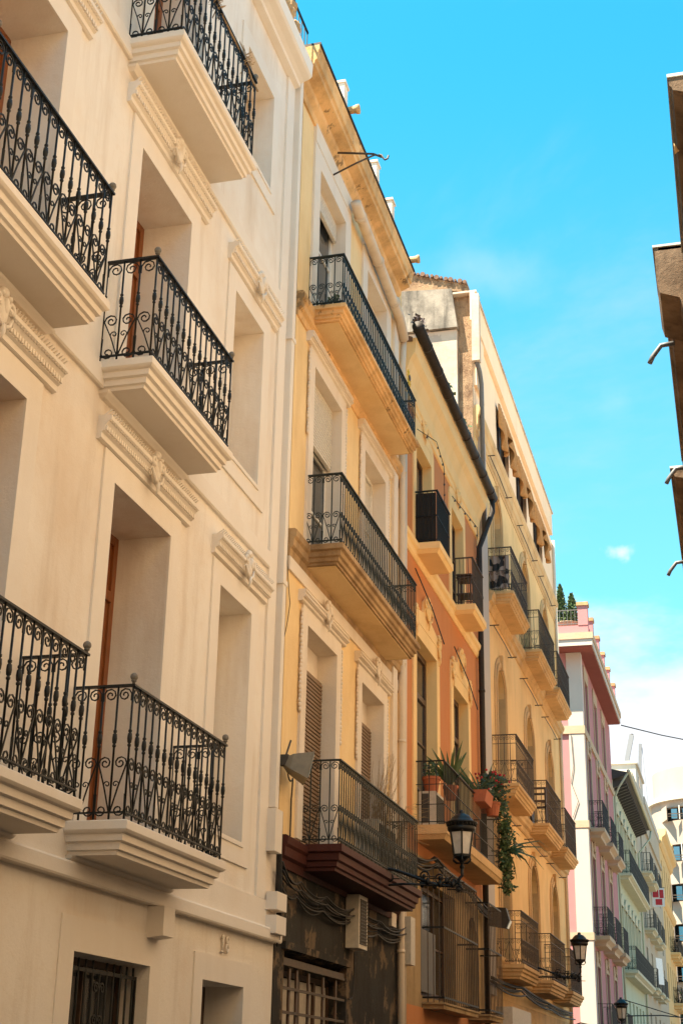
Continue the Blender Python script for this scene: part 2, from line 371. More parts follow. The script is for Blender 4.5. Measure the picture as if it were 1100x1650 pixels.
def casement(parent, W, d, h, frame='darkwood', pane='glass', cols=2, rows=3, t=.055, transom=None, name='window', dz=0):
    y0, y1, z0, z1, rv = h; X = W+d*(rv-.05); X2 = W+d*(rv-.01)
    m = M(); cw = (y1-y0)/cols
    def bar(a, b, c, e, dx=0): m.box(X-d*dx, X2, a, b, c, e)
    bar(y0, y0+t, z0, z1); bar(y1-t, y1, z0, z1); bar(y0+t, y1-t, z1-t, z1, .002); bar(y0+t, y1-t, z0, z0+t*1.6, .002)
    zt = z1-t if transom is None else transom
    if transom: bar(y0+t, y1-t, zt-t/2, zt+t/2, .004)
    for c in range(1, cols): bar(y0+c*cw-t*.6, y0+c*cw+t*.6, z0+t*1.6, z1-t, .006)
    rh = (zt-z0)/rows
    for r_ in range(1, rows): bar(y0+t, y1-t, z0+r_*rh-.015, z0+r_*rh+.015, -.006)
    o = part(name, m, frame, parent)
    Xp = W+d*(rv-.022)
    for c in range(cols):
        a, b = y0+c*cw+(t if c == 0 else t*.6), y0+(c+1)*cw-(t if c == cols-1 else t*.6)
        zz = [z0+r_*rh for r_ in range(rows)]+[zt if transom else z1-t]
        if transom: zz.append(z1-t)
        zz[0] = z0+t*1.6
        for r_ in range(len(zz)-1):
            part('pane', M().box(Xp, Xp+d*.006, a+.002, b-.002, zz[r_]+.016, zz[r_+1]-.016), pane, o)
    return o
def roller(parent, W, d, h, mat='shutter', zb=None, pitch_=.052, rv=None):
    """roller shutter: every slat a bevelled strip of its own"""
    y0, y1, z0, z1, r_ = h; rv = rv or r_; zb = z0 if zb is None else zb; X = W+d*(rv-.04)
    o = part('shutter', M().box(X, X+d*.03, y0+.005, y1-.005, zb, z1-.001), mat, parent)
    n = int((z1-zb)/pitch_); L_ = y1-y0-.06
    sm = M(); sm.prism([(0, 0), (-d*.022, .006), (-d*.024, pitch_-.016), (0, pitch_-.008)], 'y', -L_/2, L_/2)
    me = sm.mesh('slat', MT[mat]); fixn(me)
    for k in range(n): inst('slat', me, o, (X, (y0+y1)/2, zb+k*pitch_))
    return o

# ------------------------------------------------------------------ ironwork
_cache = {}
def spiral(cx, cz, r0, turns, a0, sgn, n=16, r1=.18):
    return [(cx+r0*(1-(1-r1)*t)*math.cos(a0+sgn*2*pi*turns*t), cz+r0*(1-(1-r1)*t)*math.sin(a0+sgn*2*pi*turns*t)) for t in [k/n for k in range(n+1)]]
def bar_mesh(key, h, r, knop, mat):
    k = ('bar', key, h, r, mat)
    if k not in _cache:
        m = M()
        if knop:
            q = h*.60; p = [(r, 0), (r, q-.07)]
            for dz_, f_ in ((-.065, 1.7), (-.05, 1.7), (-.043, 1.0), (-.035, 1.9), (0, 2.3), (.035, 1.9), (.043, 1.0), (.05, 1.7), (.065, 1.7)): p.append((r*f_, q+dz_))
            p += [(r, q+.07), (r, h)]
            m.lathe(p, 6)
        else: m.lathe([(r, 0), (r, h)], 5)
        _cache[k] = m.mesh('baluster', MT[mat], smooth=knop)
    return _cache[k]
def scroll_mesh(key, s, h, r, mat, kind=0, small=False):
    k = ('scr', key, round(s, 3), h, r, mat, kind)
    if k not in _cache:
        m = M(); P = lambda L_: [(x, 0, z) for x, z in L_]
        n = 8 if small else 13; sg = 3 if small else 4
        R_ = s*.45
        # curl under the rail, opening to one bar
        if kind == 9: m = M()
        top = [(0.01, h-.02-R_*1.7)]+spiral(s*.52, h-R_-.012, R_, 1.55, pi*.95, -1, n)
        if kind in (0, 2, 5): m.tube(P(top), r, sg)
        zm = h*.47
        mid = [(s-.004, .05), (s*.55, zm*.5)]+spiral(s*.50, zm-R_, R_*.94, 1.5, pi*1.02, -1, n)
        if kind != 2: m.tube(P(mid), r, sg)
        low = [(.008, .045+R_*2.6)]+spiral(s*.42, R_+.012, R_*.86, 1.35, pi*.98, 1, n)
        if kind != 2: m.tube(P(low), r, sg)
        if kind in (0, 1): m.tube(P([(s*.58, zm*.46)]+spiral(s*.72, zm*.5+R_*.4, R_*.5, 1.1, pi*1.1, -1, n)), r*.8, sg)
        _cache[k] = m.mesh('scroll', MT[mat])
    return _cache[k]
def railing(bal, W, s, Xo, y0, y1, z0, h, sp, mat='iron', r=.0075, knop=True, scroll=True, joined=False, ball=False, mids=(), key='a', left=True, right=True, sr=.0055):
    """three-sided balustrade whose bars, scrolls and rails are children of the balcony"""
    fx = W+s*.0
    runs = []
    if left: runs.append(((fx, y0), (Xo, y0)))
    runs.append(((Xo, y0), (Xo, y1)))
    if right: runs.append(((Xo, y1), (fx, y1)))
    top = M(); J = M(); JS = M()
    for (a, b) in runs:
        A = Vector((a[0], a[1], 0)); B = Vector((b[0], b[1], 0)); L_ = (B-A).length; n = max(2, round(L_/sp)); st = L_/n
        dv = (B-A)/L_; ang = math.atan2(dv.y, dv.x)
        def rail(z_, hh, ww, m_):
            nx = Vector((-dv.y, dv.x, 0))*ww
            e = dv*ww*.9
            pts = [A-nx-e, B-nx+e, B+nx+e, A+nx-e]; zz = z0+z_+(.0015 if abs(dv.x) > .5 else 0)
            m_.add([(p.x, p.y, zz) for p in pts]+[(p.x, p.y, zz+hh) for p in pts], [(0, 3, 2, 1), (4, 5, 6, 7), (0, 1, 5, 4), (1, 2, 6, 5), (2, 3, 7, 6), (3, 0, 4, 7)])
        rail(h-.006, .018, .022, top); rail(.045, .012, .012, top)
        for q in mids: rail(q, .010, .009, top)
        bm_ = bar_mesh(key, h, r, knop, mat)
        for i in range(n+1):
            if i == n and (b == (Xo, y1) and right or b == (Xo, y0)): continue
            p = A+dv*st*i
            if joined: J.lathe([(r, z0), (r, z0+h)], 4, (p.x, p.y, 0), cap=False)
            else: inst('baluster', bm_, bal, (p.x, p.y, z0))
        if scroll:
            for i in range(n):
                p = A+dv*st*i; fl = i % 2
                if fl: p = p+dv*st
                sm = scroll_mesh(key, st, h, sr, mat, small=joined or scroll == 'small')
                if joined:
                    c_, s_ = math.cos(ang), math.sin(ang); k_ = -1 if fl else 1
                    JS.add([(p.x+v.co.x*k_*c_, p.y+v.co.x*k_*s_, z0+v.co.z) for v in sm.vertices], [tuple(q.vertices) for q in sm.polygons])
                else:
                    for kd, nm in ((2, 'upper_scroll'), (1, 'lower_scroll')):
                        inst(nm, scroll_mesh(key, st, h, sr, mat, kd, small=scroll == 'small'), bal, (p.x, p.y, z0), ang, (-1, 1, 1) if fl else None)
    part('handrail', top, mat, bal)
    if joined:
        part('balusters', J, mat, bal, stuff=True, fix=False)
        if scroll: part('scrollwork', JS, mat, bal, stuff=True, fix=False)
    if ball:
        for yy in (y0, y1):
            part('finial', M().lathe([(.012, z0+h), (.012, z0+h+.035), (.022, z0+h+.037), (.022, z0+h+.045), (.015, z0+h+.05)], 8, (Xo, yy, 0)).ball((Xo, yy, z0+h+.075), .032, n=10, m=8), 'stoneball', bal, smooth=True)
def balcony(parent, W, s, Xo, y0, y1, zt, th, prof, mat, **k):
    """prof = list of (fraction outward inset, fraction of thickness) from underside to top"""
    out_ = abs(Xo-W)
    m = M(); ring_mould(m, W, s, y0, y1, [(out_-i, zt-th*(1-f)) for i, f in prof])
    return part('balcony', m, mat, parent)
P18 = [(.115, 0), (.11, .12), (.085, .15), (.08, .36), (.05, .40), (.045, .60), (.018, .64), (.008, .68), (.0, .72), (.0, .97), (.01, 1)]
P2 = [(.11, 0), (.11, .12), (.08, .16), (.075, .34), (.045, .40), (.04, .66), (.0, .72), (.0, 1)]
P3 = [(.06, 0), (.02, .30), (.0, .36), (.0, 1)]

def relief(m, X, s, yc, z0, w_, h_):
    """carved cartouche: shield, side scrolls, curl on top and hanging leaf"""
    m.ball((X, yc, z0+h_*.45), .05, w_*.20, h_*.34, 8, 6)
    m.ball((X+s*.03, yc, z0+h_*.55), .035, w_*.10, h_*.2, 8, 6)
    m.ball((X, yc, z0+h_*.88), .045, w_*.16, h_*.12, 8, 5)
    for q in (-1, 1):
        pts = [(X+s*.02, yc+q*a, z0+b) for a, b in spiral(w_*.28, h_*.62, w_*.16, 1.2, -pi*.3, 1, 9)]
        m.tube(pts, .022, 5, .012)
        m.tube([(X+s*.02, yc+q*w_*.08, z0+h_*.1), (X+s*.03, yc+q*w_*.26, z0+h_*.2), (X+s*.02, yc+q*w_*.40, z0+h_*.42), (X+s*.01, yc+q*w_*.48, z0+h_*.30)], .022, 5, .008)
        m.ball((X+s*.02, yc+q*w_*.18, z0+h_*.80), .03, w_*.09, h_*.07, 6, 4)
    m.tube([(X+s*.02, yc, z0+h_*.12), (X+s*.035, yc, z0-h_*.05), (X+s*.01, yc, z0-h_*.22)], .028, 5, .008)
def lintel(parent, W, s, y0, y1, z0, hh, mat, crest=True, dent=.045, cart=True, pr=.13):
    m = M(); mould(m, W, s, y0, y1, [(.02, z0), (.045, z0+.01), (.045, z0+hh*.28), (.07, z0+hh*.34), (.075, z0+hh*.55), (pr*.8, z0+hh*.72), (pr, z0+hh*.78), (pr, z0+hh*.95), (pr-.02, z0+hh)])
    o = part('lintel', m, mat, parent)
    d_ = M(); n = int((y1-y0)/dent)
    for k in range(n):
        y = y0+(k+.5)*(y1-y0)/n
        d_.box(W+s*.07, W+s*.092, y-dent*.3, y+dent*.3, z0+hh*.36, z0+hh*.56)
        d_.ball((W+s*pr*.86, y, z0+hh*.80), .02, dent*.36, hh*.10, 5, 4)
        if crest: d_.tube([(W+s*pr*.4, y, z0+hh), (W+s*pr*.75, y, z0+hh+.035), (W+s*(pr*.95), y, z0+hh+.055)], .012, 4, .006)
    part('leaf_ornament', d_, mat, o, stuff=True)
    if cart:
        c = M(); relief(c, W+s*pr*.8, s, (y0+y1)/2, z0-.02, .34, .36); part('cartouche', c, mat, o, smooth=True)
    return o
def garland(parent, W, s, y, z0, z1, mat):
    m = M(); z = z1; k = 0
    while z > z0:
        m.ball((W+s*.03, y+.012*math.sin(k*1.7), z), .022, .026+.012*math.sin(k*.9)**2, .035, 6, 4); z -= .055; k += 1
    part('side_ornament', m, mat, parent, smooth=True, stuff=True)

# ================================================================== SETTING
g = M(); g.quad((-1500, -1500, -.02), (1500, -1500, -.02), (1500, 1500, -.02), (-1500, 1500, -.02)); struct('ground', g, 'dust')
g = M(); g.box(-3.9, -.35, -60, 128, -.012, .0); struct('road', g, 'asphalt')
g = M(); g.box(-5.05, -3.9, -60, 45, -.01, .12); struct('pavement', g, 'slab')
g = M(); g.box(-.35, .75, -60, 128, -.01, .12); struct('pavement', g, 'slab')
g = M(); g.box(-5.05, -3.9, 52.9, 122, -.01, .12); struct('pavement', g, 'slab')

# ================================================================== 1. CREAM BUILDING, NUMBER 18
Y0, Y1 = -8.0, 15.72
b18 = thing('apartment_building', 'cream plastered house numbered 18 with scrolled black iron balconies and wooden doors', 'building', (LW, 4, 0))
holes = []
cols = [-3.98, -.93, 2.12, 5.17, 8.225, 11.275]
FZ = [(3.43, 6.45), (7.39, 9.99), (10.88, 13.49)]
for c in cols:
    for a, b in FZ: holes.append((c-.675, c+.675, a, b, .60))
CZ = [(3.91, 6.44), (7.99, 10.01), (12.06, 13.49)]
for a, b in CZ: holes.append((13.39, 14.43, a, b, .36))
for c in (8.2, 11.38, 5.0): holes.append((c-.78, c+.78, .9, 2.5, .30))
holes.append((13.48, 14.70, .12, 2.48, .45))
wall(b18, 'cream', LW, -1, Y0, Y1, 0, 14.95, holes)
for c in cols[3:]:
    for a, b in FZ: tr = M(); frame_band(tr, LW, 1, c-.675, c+.675, a-.02, b, .24, .022, bottom=False); part('window_surround', tr, 'creamtrim', b18)
for i, (a, b) in enumerate(CZ): tr = M(); frame_band(tr, LW, 1, 13.39, 14.43, a, b, (.235, .24, .22)[i], .022, bottom=True); part('window_surround', tr, 'creamtrim', b18)
for a, b in CZ: part('sill', M().box(LW-.3, LW+.035, 13.37, 14.45, a-.045, a+.0), 'creamtrim', b18)
s_ = M()
mould(s_, LW, 1, Y0, Y1+.02, [(.085, 3.005), (.095, 3.02), (.095, 3.12), (.08, 3.14)]); s_.box(LW-.02, LW+.035, Y0, Y1+.0, 3.142, 3.425)
part('string_course', s_, 'creamtrim', b18)
for z in (7.17, 10.69):
    s_ = M(); mould(s_, LW, 1, Y0, 14.95, [(.03, z-.004), (.045, z+.01), (.045, z+.19), (.03, z+.205)])
    part('string_course', s_, 'creamtrim', b18)
part('corner_pilaster', M().box(LW-.02, LW+.03, 14.97, 15.26, 3.43, 14.42), 'creamtrim', b18)
cn = M(); mould(cn, LW, 1, Y0, 15.25, [(.02, 14.26), (.10, 14.28), (.11, 14.33), (.16, 14.36), (.24, 14.39), (.27, 14.42), (.28, 14.62), (.25, 14.66)])
part('cornice', cn, 'creamtrim', b18)
part('parapet', M().box(LW-.3, LW+.0, Y0, 15.25, 14.951, 15.25), 'cream', b18)
o_ = part('downpipe', M().box(LW+.0, LW+.09, 15.33, 15.45, 4.45, 14.6).box(LW+.0, LW+.10, 15.30, 15.48, 10.4, 10.46).box(LW, LW+.10, 15.30, 15.48, 7.1, 7.16), 'creamtrim', b18)
part('junction_box', M().box(LW+.001, LW+.13, 15.24, 15.50, 3.95, 4.42), 'creamtrim', b18)
for z in (3.42, 3.17): part('junction_box', M().box(LW+.03, LW+.16, 15.30, 15.66, z-.09, z+.10), 'creamtrim', b18)
for c, zi in ((8.225, 0), (8.225, 1), (11.275, 0), (11.275, 1)):
    b = FZ[zi][1]
    lintel(b18, LW, 1, c-1.08, c+1.10, b+.25, .22, 'creamtrim')
for zi in (0, 1): lintel(b18, LW, 1, 13.11, 14.90, CZ[zi][1]+.26, .21, 'creamtrim')
for (Xr, z, h, y0, y1) in ((-4.49, 3.43, 1.05, 7.20, 9.32), (-4.49, 3.43, 1.05, 10.22, 12.42), (-4.53, 7.39, 1.0, 7.10, 9.12), (-4.53, 7.39, 1.0, 10.13, 12.15), (-4.46, 10.88, 1.06, 10.12, 12.25)):
    bl = balcony(b18, LW, 1, Xr+.05, y0-.05, y1+.05, z, .25, P18, 'creamtrim')
    bd = M(); ring_mould(bd, LW, 1, y0+.02, y1-.02, [(.05, z-.30), (.09, z-.27), (.10, z-.252)]); part('bed_moulding', bd, 'creamtrim', bl)
    railing(bl, LW, 1, Xr, y0, y1, z+.01, h, .142, key='b18%g' % h, ball=True, r=.0088, sr=.0072)
def wood_door(parent, h, mat='wood'):
    y0, y1, z0, z1, rv = h; X = LW-rv+.012; m = M(); zt = z1-.62
    m.box(X, X+.07, y0, y0+.09, z0, z1); m.box(X, X+.07, y1-.09, y1, z0, z1); m.box(X, X+.068, y0+.09, y1-.09, z1-.09, z1)
    m.box(X, X+.085, y0+.09, y1-.09, zt-.05, zt+.05)
    o = part('door', m, mat, parent)
    yc = (y0+y1)/2
    for a, b in ((y0+.09, yc), (yc, y1-.09)):
        l = M(); X2 = X+.002
        l.box(X2, X2+.05, a+.003, a+.085, z0, zt-.052); l.box(X2, X2+.05, b-.085, b-.003, z0, zt-.052)
        for z in (z0, z0+.75, z0+1.5, zt-.14): l.box(X2, X2+.048, a+.085, b-.085, z, z+.085)
        l.box(X2, X2+.02, a+.085, b-.085, z0+.085, z0+.75)
        part('door_leaf', l, mat, o)
        for z in (z0+.836, z0+1.586):
            part('pane', M().box(X2+.018, X2+.024, a+.086, b-.086, z, z+(.663 if z < z0+1 else max(.1, zt-.141-z))), 'glass', o)
    part('transom_panel', M().box(X+.01, X+.045, y0+.091, y1-.091, zt+.051, z1-.091), mat, o)
for c in cols[3:]:
    for a, b in FZ: wood_door(b18, (c-.675, c+.675, a, b, .60))
for a, b in CZ: part('blind_panel', M().box(LW-.358, LW-.345, 13.44, 14.38, a+.05, b-.05), 'creamtrim', b18)
for c in (8.2, 11.38):
    casement(b18, LW, -1, (c-.78, c+.78, .9, 2.5, .30), 'darkwood', 'glass', 2, 2)
    gr = M(); n = 11
    gr.box(LW-.12, LW-.105, c-.78, c+.78, 1.0, 1.03); gr.box(LW-.12, LW-.105, c-.78, c+.78, 2.38, 2.41); gr.box(LW-.121, LW-.104, c-.775, c-.75, 1.0, 2.41); gr.box(LW-.121, LW-.104, c+.75, c+.775, 1.0, 2.41)
    go = part('window_grille', gr, 'iron', b18)
    me = M().lathe([(.010, 0), (.010, 1.55)], 6).mesh('grille_bar', MT['iron'])
    for k in range(n):
        if k != n//2: inst('grille_bar', me, go, (LW-.11, c-.70+k*1.40/(n-1), .93))
    sc_ = M()
    for q in (-1, 1):
        for zc, rr_ in ((2.27, .05), (2.02, .045), (1.74, .07), (1.45, .06), (1.2, .05)):
            sc_.tube([(LW-.11, c+q*(a), b) for a, b in spiral(rr_*1.0+.01, zc, rr_, 1.3, pi, -1 if zc > 1.6 else 1, 11)], .010, 4)
    sc_.tube([(LW-.11, c, 1.0), (LW-.11, c, 2.4)], .010, 5); sc_.ball((LW-.11, c, 1.9), .03, .035, .06)
    part('grille_scroll', sc_, 'iron', go)
pl = M(); frame_band(pl, LW, 1, 10.60, 12.16, .9, 2.5, .26, .012, bottom=True); part('window_surround', pl, 'creamtrim', b18)
pl = M(); frame_band(pl, LW, 1, 13.48, 14.70, 0.12, 2.48, .24, .018, bottom=False); part('door_surround', pl, 'creamtrim', b18)
part('corbel', M().prism([(LW, 2.73), (LW+.16, 2.75), (LW+.16, 3.0), (LW, 3.0)], 'y', 12.04, 12.30), 'creamtrim', b18)
casement(b18, LW, -1, (13.48, 14.70, .12, 2.48, .45), 'darkwood', 'glass', 2, 1, t=.1, name='street_door')
# house number: raised digits 1 and 8
def digit(kind, yc, z, hh):
    m = M(); r_ = .014; X = LW+.02
    if kind == '1':
        m.tube([(X, yc, z), (X, yc, z+hh)], r_, 6); m.tube([(X, yc, z+hh), (X, yc-.035, z+hh-.035)], r_*.9, 6); m.tube([(X, yc-.03, z), (X, yc+.03, z)], r_*.9, 6)
    else:
        for zc, q in ((z+hh*.27, hh*.24), (z+hh*.75, hh*.20)): m.tube([(X, yc+q*.85*math.cos(2*pi*k/12), zc+q*math.sin(2*pi*k/12)) for k in range(13)], r_, 6)
    return m
part('house_number_one', digit('1', 14.0, 2.775, .16), 'creamtrim', b18, smooth=True)
part('house_number_eight', digit('8', 14.13, 2.775, .16), 'creamtrim', b18, smooth=True)
# roof terrace railing and carved stone at the corner of the roof
rt = M(); rt.box(LW+.06, LW+.085, 13.6, 15.62, 15.50, 15.53); rt.box(LW+.065, LW+.08, 13.6, 15.62, 14.72, 14.74)
ro = part('terrace_railing', rt, 'iron', b18)
me = M().lathe([(.009, 0), (.009, .8)], 5).mesh('railing_bar', MT['iron'])
for k in range(15): inst('railing_bar', me, ro, (LW+.072, 13.66+k*.138, 14.71))
uf = M()
for k in range(26):
    a = k/26; uf.ball((LW+.12+random.uniform(-.04, .04), 13.9+a*1.0, 14.75+random.uniform(0, .4)*math.sin(a*3)), random.uniform(.07, .12), None, random.uniform(.09, .15), 6, 5)
part('carved_finial', uf, 'brownedge', b18)

# straw garlands tied to the top balcony
gl = M()
for yc, zz in ((10.95, 11.96), (11.9, 11.96)):
    for k in range(60):
        a = random.uniform(0, 2*pi); l_ = random.uniform(.06, .15); p = Vector((-4.46, yc+random.gauss(0, .05), zz+random.gauss(0, .03)))
        q = p+Vector((.5*l_*math.cos(a), l_*math.sin(a), l_*math.sin(a*1.7)*.8)); gl.tube([p, (p+q)/2+Vector((.01, .01, .015)), q], .005, 3, .003)
gl.tube([(-4.46, 10.95, 11.97), (-4.455, 11.4, 11.93), (-4.46, 11.9, 11.97), (-4.455, 12.1, 11.88), (-4.46, 12.34, 11.90)], .014, 5)
tag(part('straw_garland', gl, 'drygrass', None), 'dried straw garland with two bows tied along the topmost cream balcony rail', 'garland')

# ================================================================== 2. YELLOW BUILDING
b2 = thing('apartment_building', 'yellow house with white window surrounds, maroon first-floor balcony and blackened ground floor', 'building', (LW, 18.9, 0))
D = [(16.60, 18.02), (19.42, 20.78)]
F2 = [(4.27, 6.97), (7.97, 10.66), (11.38, 13.87)]
holes = [(a, b, f[0], f[1], .24) for a, b in D for f in F2]
gh = [(16.12, 18.90, .5, 2.97, .28), (20.6, 21.5, .12, 2.35, .3)]
wall(b2, 'yellow', LW, -1, 15.76, 22.05, 3.92, 15.0, holes, reveal_mat='whitetrim')
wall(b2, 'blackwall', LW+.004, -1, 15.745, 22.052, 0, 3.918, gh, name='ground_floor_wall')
for a, b in D:
    for fi, f in enumerate(F2):
        t = M(); frame_band(t, LW, 1, a, b, f[0], f[1], .22 if fi < 2 else .30, .035, bottom=False)
        part('window_surround', t, 'whitetrim', b2)
        if fi < 2:
            lintel(b2, LW+.02, 1, a-.36, b+.36, f[1]+.22, .15, 'whitetrim', crest=False, cart=(fi == 0), pr=.09)
            for yy in (a-.25, b+.25): garland(b2, LW, 1, yy, f[0]+1.55, f[1]+.12, 'whitetrim')
        if fi == 2: part('lintel_panel', M().box(LW, LW+.045, a-.30, b+.30, f[1]+.301, f[1]+.60), 'whitetrim', b2)
        h = (a, b, f[0], f[1], .24)
        if fi == 0: roller(b2, LW, -1, (a, b, f[0], f[1]-.38, .22), 'shutter')
        elif a < 17:
            casement(b2, LW, -1, h, 'whiteframe', 'glass', 2, 3)
            roller(b2, LW, -1, h, 'palshutter', zb=f[1]-(.95 if fi == 1 else .35), rv=.17)
        else: casement(b2, LW, -1, h, 'whiteframe', 'palshutter', 2, 3)
for z in (7.62, 11.02):
    s_ = M(); mould(s_, LW, 1, 15.76, 22.02, [(.02, z), (.03, z+.10), (.07, z+.13), (.075, z+.22), (.10, z+.25), (.11, z+.33), (.08, z+.355)])
    part('string_course', s_, 'brownedge' if z < 8 else 'ochre_cornice', b2)
s_ = M(); s_.box(LW-.02, LW+.03, 15.76, 22.02, 7.44, 7.615); part('frieze', s_, 'whitetrim', b2)
s_ = M(); mould(s_, LW, 1, 15.745, 22.02, [(.03, 3.86), (.05, 3.95), (.09, 3.98), (.095, 4.08), (.12, 4.11), (.13, 4.19), (.10, 4.21)]); part('string_course', s_, 'maroon', b2)
for (z, h, y0, y1, mt, prf, th, edge) in ((4.22, 1.0, 16.62, 21.08, 'maroon', P2, .30, None), (7.97, .97, 16.42, 21.0, 'brownedge', P2, .25, None), (11.40, .78, 16.3, 20.95, 'ochre_cornice', P2, .20, None)):
    bl = balcony(b2, LW, 1, -4.46, y0-.06, y1+.06, z, th, prf, mt)
    if mt != 'maroon': part('soffit_panel', M().box(LW+.0, -4.60, y0+.10, y1-.10, z-th-.012, z-th-.002), 'yellow', bl)
    railing(bl, LW, 1, -4.52, y0, y1, z+.01, h, .108, mat='greeniron', key='b2%g' % h, r=.009, knop=False, sr=.0072)
cn = M(); mould(cn, LW, 1, 15.33, 21.5, [(.03, 14.42), (.05, 14.52), (.11, 14.58), (.12, 14.66), (.27, 14.72), (.28, 14.78), (.31, 14.80), (.32, 14.92), (.34, 14.97), (.34, 15.03)])
part('cornice', cn, 'ochre_cornice', b2)
part('roof_edge', M().box(LW-1.2, LW+.36, 15.33, 21.52, 15.031, 15.07), 'gutter', b2)
part('corner_pilaster', M().box(LW, LW+.05, 21.32, 21.62, 3.75, 14.4), 'whitetrim', b2)
# pipe that slants under the cornice then drops beside the pilaster
dp = M(); dp.tube([(LW+.16, 18.10, 14.28), (LW+.16, 18.14, 14.26), (LW+.13, 21.35, 14.02), (LW+.12, 21.72, 13.80)], .085, 12)
for yy in (18.4, 19.6, 20.8): dp.tube([(LW+.155, yy, 14.25-.07*(yy-18.1)), (LW+.15, yy+.06, 14.245-.07*(yy-18.1))], .10, 12)
dp.tube([(LW+.11, 21.76, 13.95), (LW+.08, 21.78, 13.3), (LW+.08, 21.80, 4.0), (LW+.10, 21.80, .3)], .055, 10)
for z in (12.4, 9.3, 6.6, 4.9, 3.4): dp.lathe([(.065, z), (.065, z+.05)], 10, (LW+.08, 21.795, 0))
part('downpipe', dp, 'pipe', b2, smooth=True)
dp = M(); dp.tube([(LW+.07, 22.0, 12.9), (LW+.07, 22.0, .3)], .05, 10); part('downpipe', dp, 'pipe', b2, smooth=True)
# hoist bracket with hook under the cornice
hk = M(); hk.tube([(LW, 17.2, 14.60), (-4.35, 17.25, 14.50), (-4.22, 17.25, 14.42)], .016, 6); hk.tube([(LW, 17.2, 14.17), (-4.6, 17.22, 14.36), (-4.33, 17.25, 14.48)], .014, 6)
hk.tube([(-4.35+.07*a, 17.25, 14.40+.07*b) for a, b in [(1.1, 1.0), (1.8, .8), (2.1, .1), (2.5, -.5), (3.1, -.3), (3.3, .5)]], .014, 6)
part('hoist_bracket', hk, 'rustiron', b2, smooth=True)
for yy, zz in ((16.9, 15.07), (18.95, 15.07), (20.05, 15.07)):
    part('parapet_post', M().box(LW+.12, LW+.30, yy-.10, yy+.10, zz+.002, zz+.46).box(LW+.10, LW+.32, yy-.12, yy+.12, zz+.46, zz+.50), 'whitetrim', b2)
for yy in (16.95, 21.25):
    part('clay_spout', M().lathe([(.055, 0), (.06, .30), (.075, .32), (.075, .36), (.05, .36), (.045, .05)], 12, (LW+.14, yy, 15.12), axis='x', cap=False), 'terracotta' if yy > 30 else 'stone4', b2, smooth=True)
# ground-floor window: heavy bars in front of dim glass
gw = casement(b2, LW, -1, (16.12, 18.90, .5, 2.80, .28), 'darkwood', 'ac', 4, 3, t=.06)
gg = part('window_grille', M().box(LW-.05, LW-.02, 16.14, 18.88, 2.84, 2.90), 'rustiron', b2)
me = M().box(-.012, .012, -1.36, 1.36, -.015, .015).mesh('grille_bar', MT['rustiron'])
for k in range(9): inst('grille_bar', me, gg, (LW-.02, 17.51, .75+k*.26))
me = M().box(-.012, .012, -.03, .03, -1.15, 1.15).mesh('grille_bar', MT['darkwood'])
for yy in (16.55, 16.85, 17.35, 18.0, 18.6): inst('grille_bar', me, gg, (LW-.06, yy, 1.65))
part('lintel_slab', M().box(LW, LW+.06, 16.0, 18.95, 2.98, 3.06), 'blackwall', b2)
casement(b2, LW, -1, (20.6, 21.5, .12, 2.35, .3), 'darkwood', 'glass', 1, 1, t=.09, name='street_door')

# ================================================================== 3. ORANGE BUILDING
b3 = thing('apartment_building', 'orange house with cream trim, dark round gutter and long balcony hung with plants', 'building', (LW, 25.9, 0))
D3 = [(23.2, 24.95), (26.6, 28.2)]
T3 = [(23.2, 24.55), (26.6, 27.9)]
holes = [(a, b, 5.53, 8.82, .22) for a, b in D3]+[(a, b, 10.42, 12.55, .20) for a, b in T3]
wall(b3, 'orange', LW, -1, 22.05, 29.72, 5.1, 13.9, holes, reveal_mat='butter')
gh = [(23.6, 26.6, 2.9, 4.75, .25), (27.95, 28.95, 2.75, 4.62, .25)]
wall(b3, 'oldstone', LW+.003, -1, 22.053, 29.72, 2.72, 5.098, gh, name='lower_wall')
wall(b3, 'orange', LW+.02, -1, 22.06, 29.72, 0, 2.718, [(23.4, 24.8, .12, 2.3, .3), (26.6, 28.0, .12, 2.3, .3)], name='ground_floor_wall')
sp_ = M(); arch_fill(sp_, LW+.003, -1, 27.95, 28.95, 4.2, 4.62); part('arch_head', sp_, 'oldstone', b3, fix=False)
for a, b in D3:
    t = M(); frame_band(t, LW, 1, a, b, 5.53, 8.82, .26, .03, bottom=False)
    so_ = part('window_surround', t, 'butter', b3)
    c = M(); yc = (a+b)/2                    # scrolled crest standing on the surround
    poly = [(a-.26, 9.085), (b+.26, 9.085), (b+.22, 9.26), (b-.05, 9.30), (yc+.36, 9.38), (yc+.30, 9.60), (yc+.10, 9.72), (yc, 9.80), (yc-.10, 9.72), (yc-.30, 9.60), (yc-.36, 9.38), (a+.05, 9.30), (a-.22, 9.26)]
    c.prism(poly, 'x', LW, LW+.035); part('crest', c, 'butter', b3)
    r_ = M(); relief(r_, LW+.05, 1, yc, 9.25, .75, .52); part('crest_scroll', r_, 'butter', b3, smooth=True)
    for q in (a-.12, b+.12): r_ = M(); relief(r_, LW+.04, 1, q, 8.86, .26, .5); part('crest_scroll', r_, 'butter', b3, smooth=True)
    casement(b3, LW, -1, (a, b, 5.53, 8.82, .22), 'darkwood', 'glass', 2, 3, t=.10, transom=8.0)
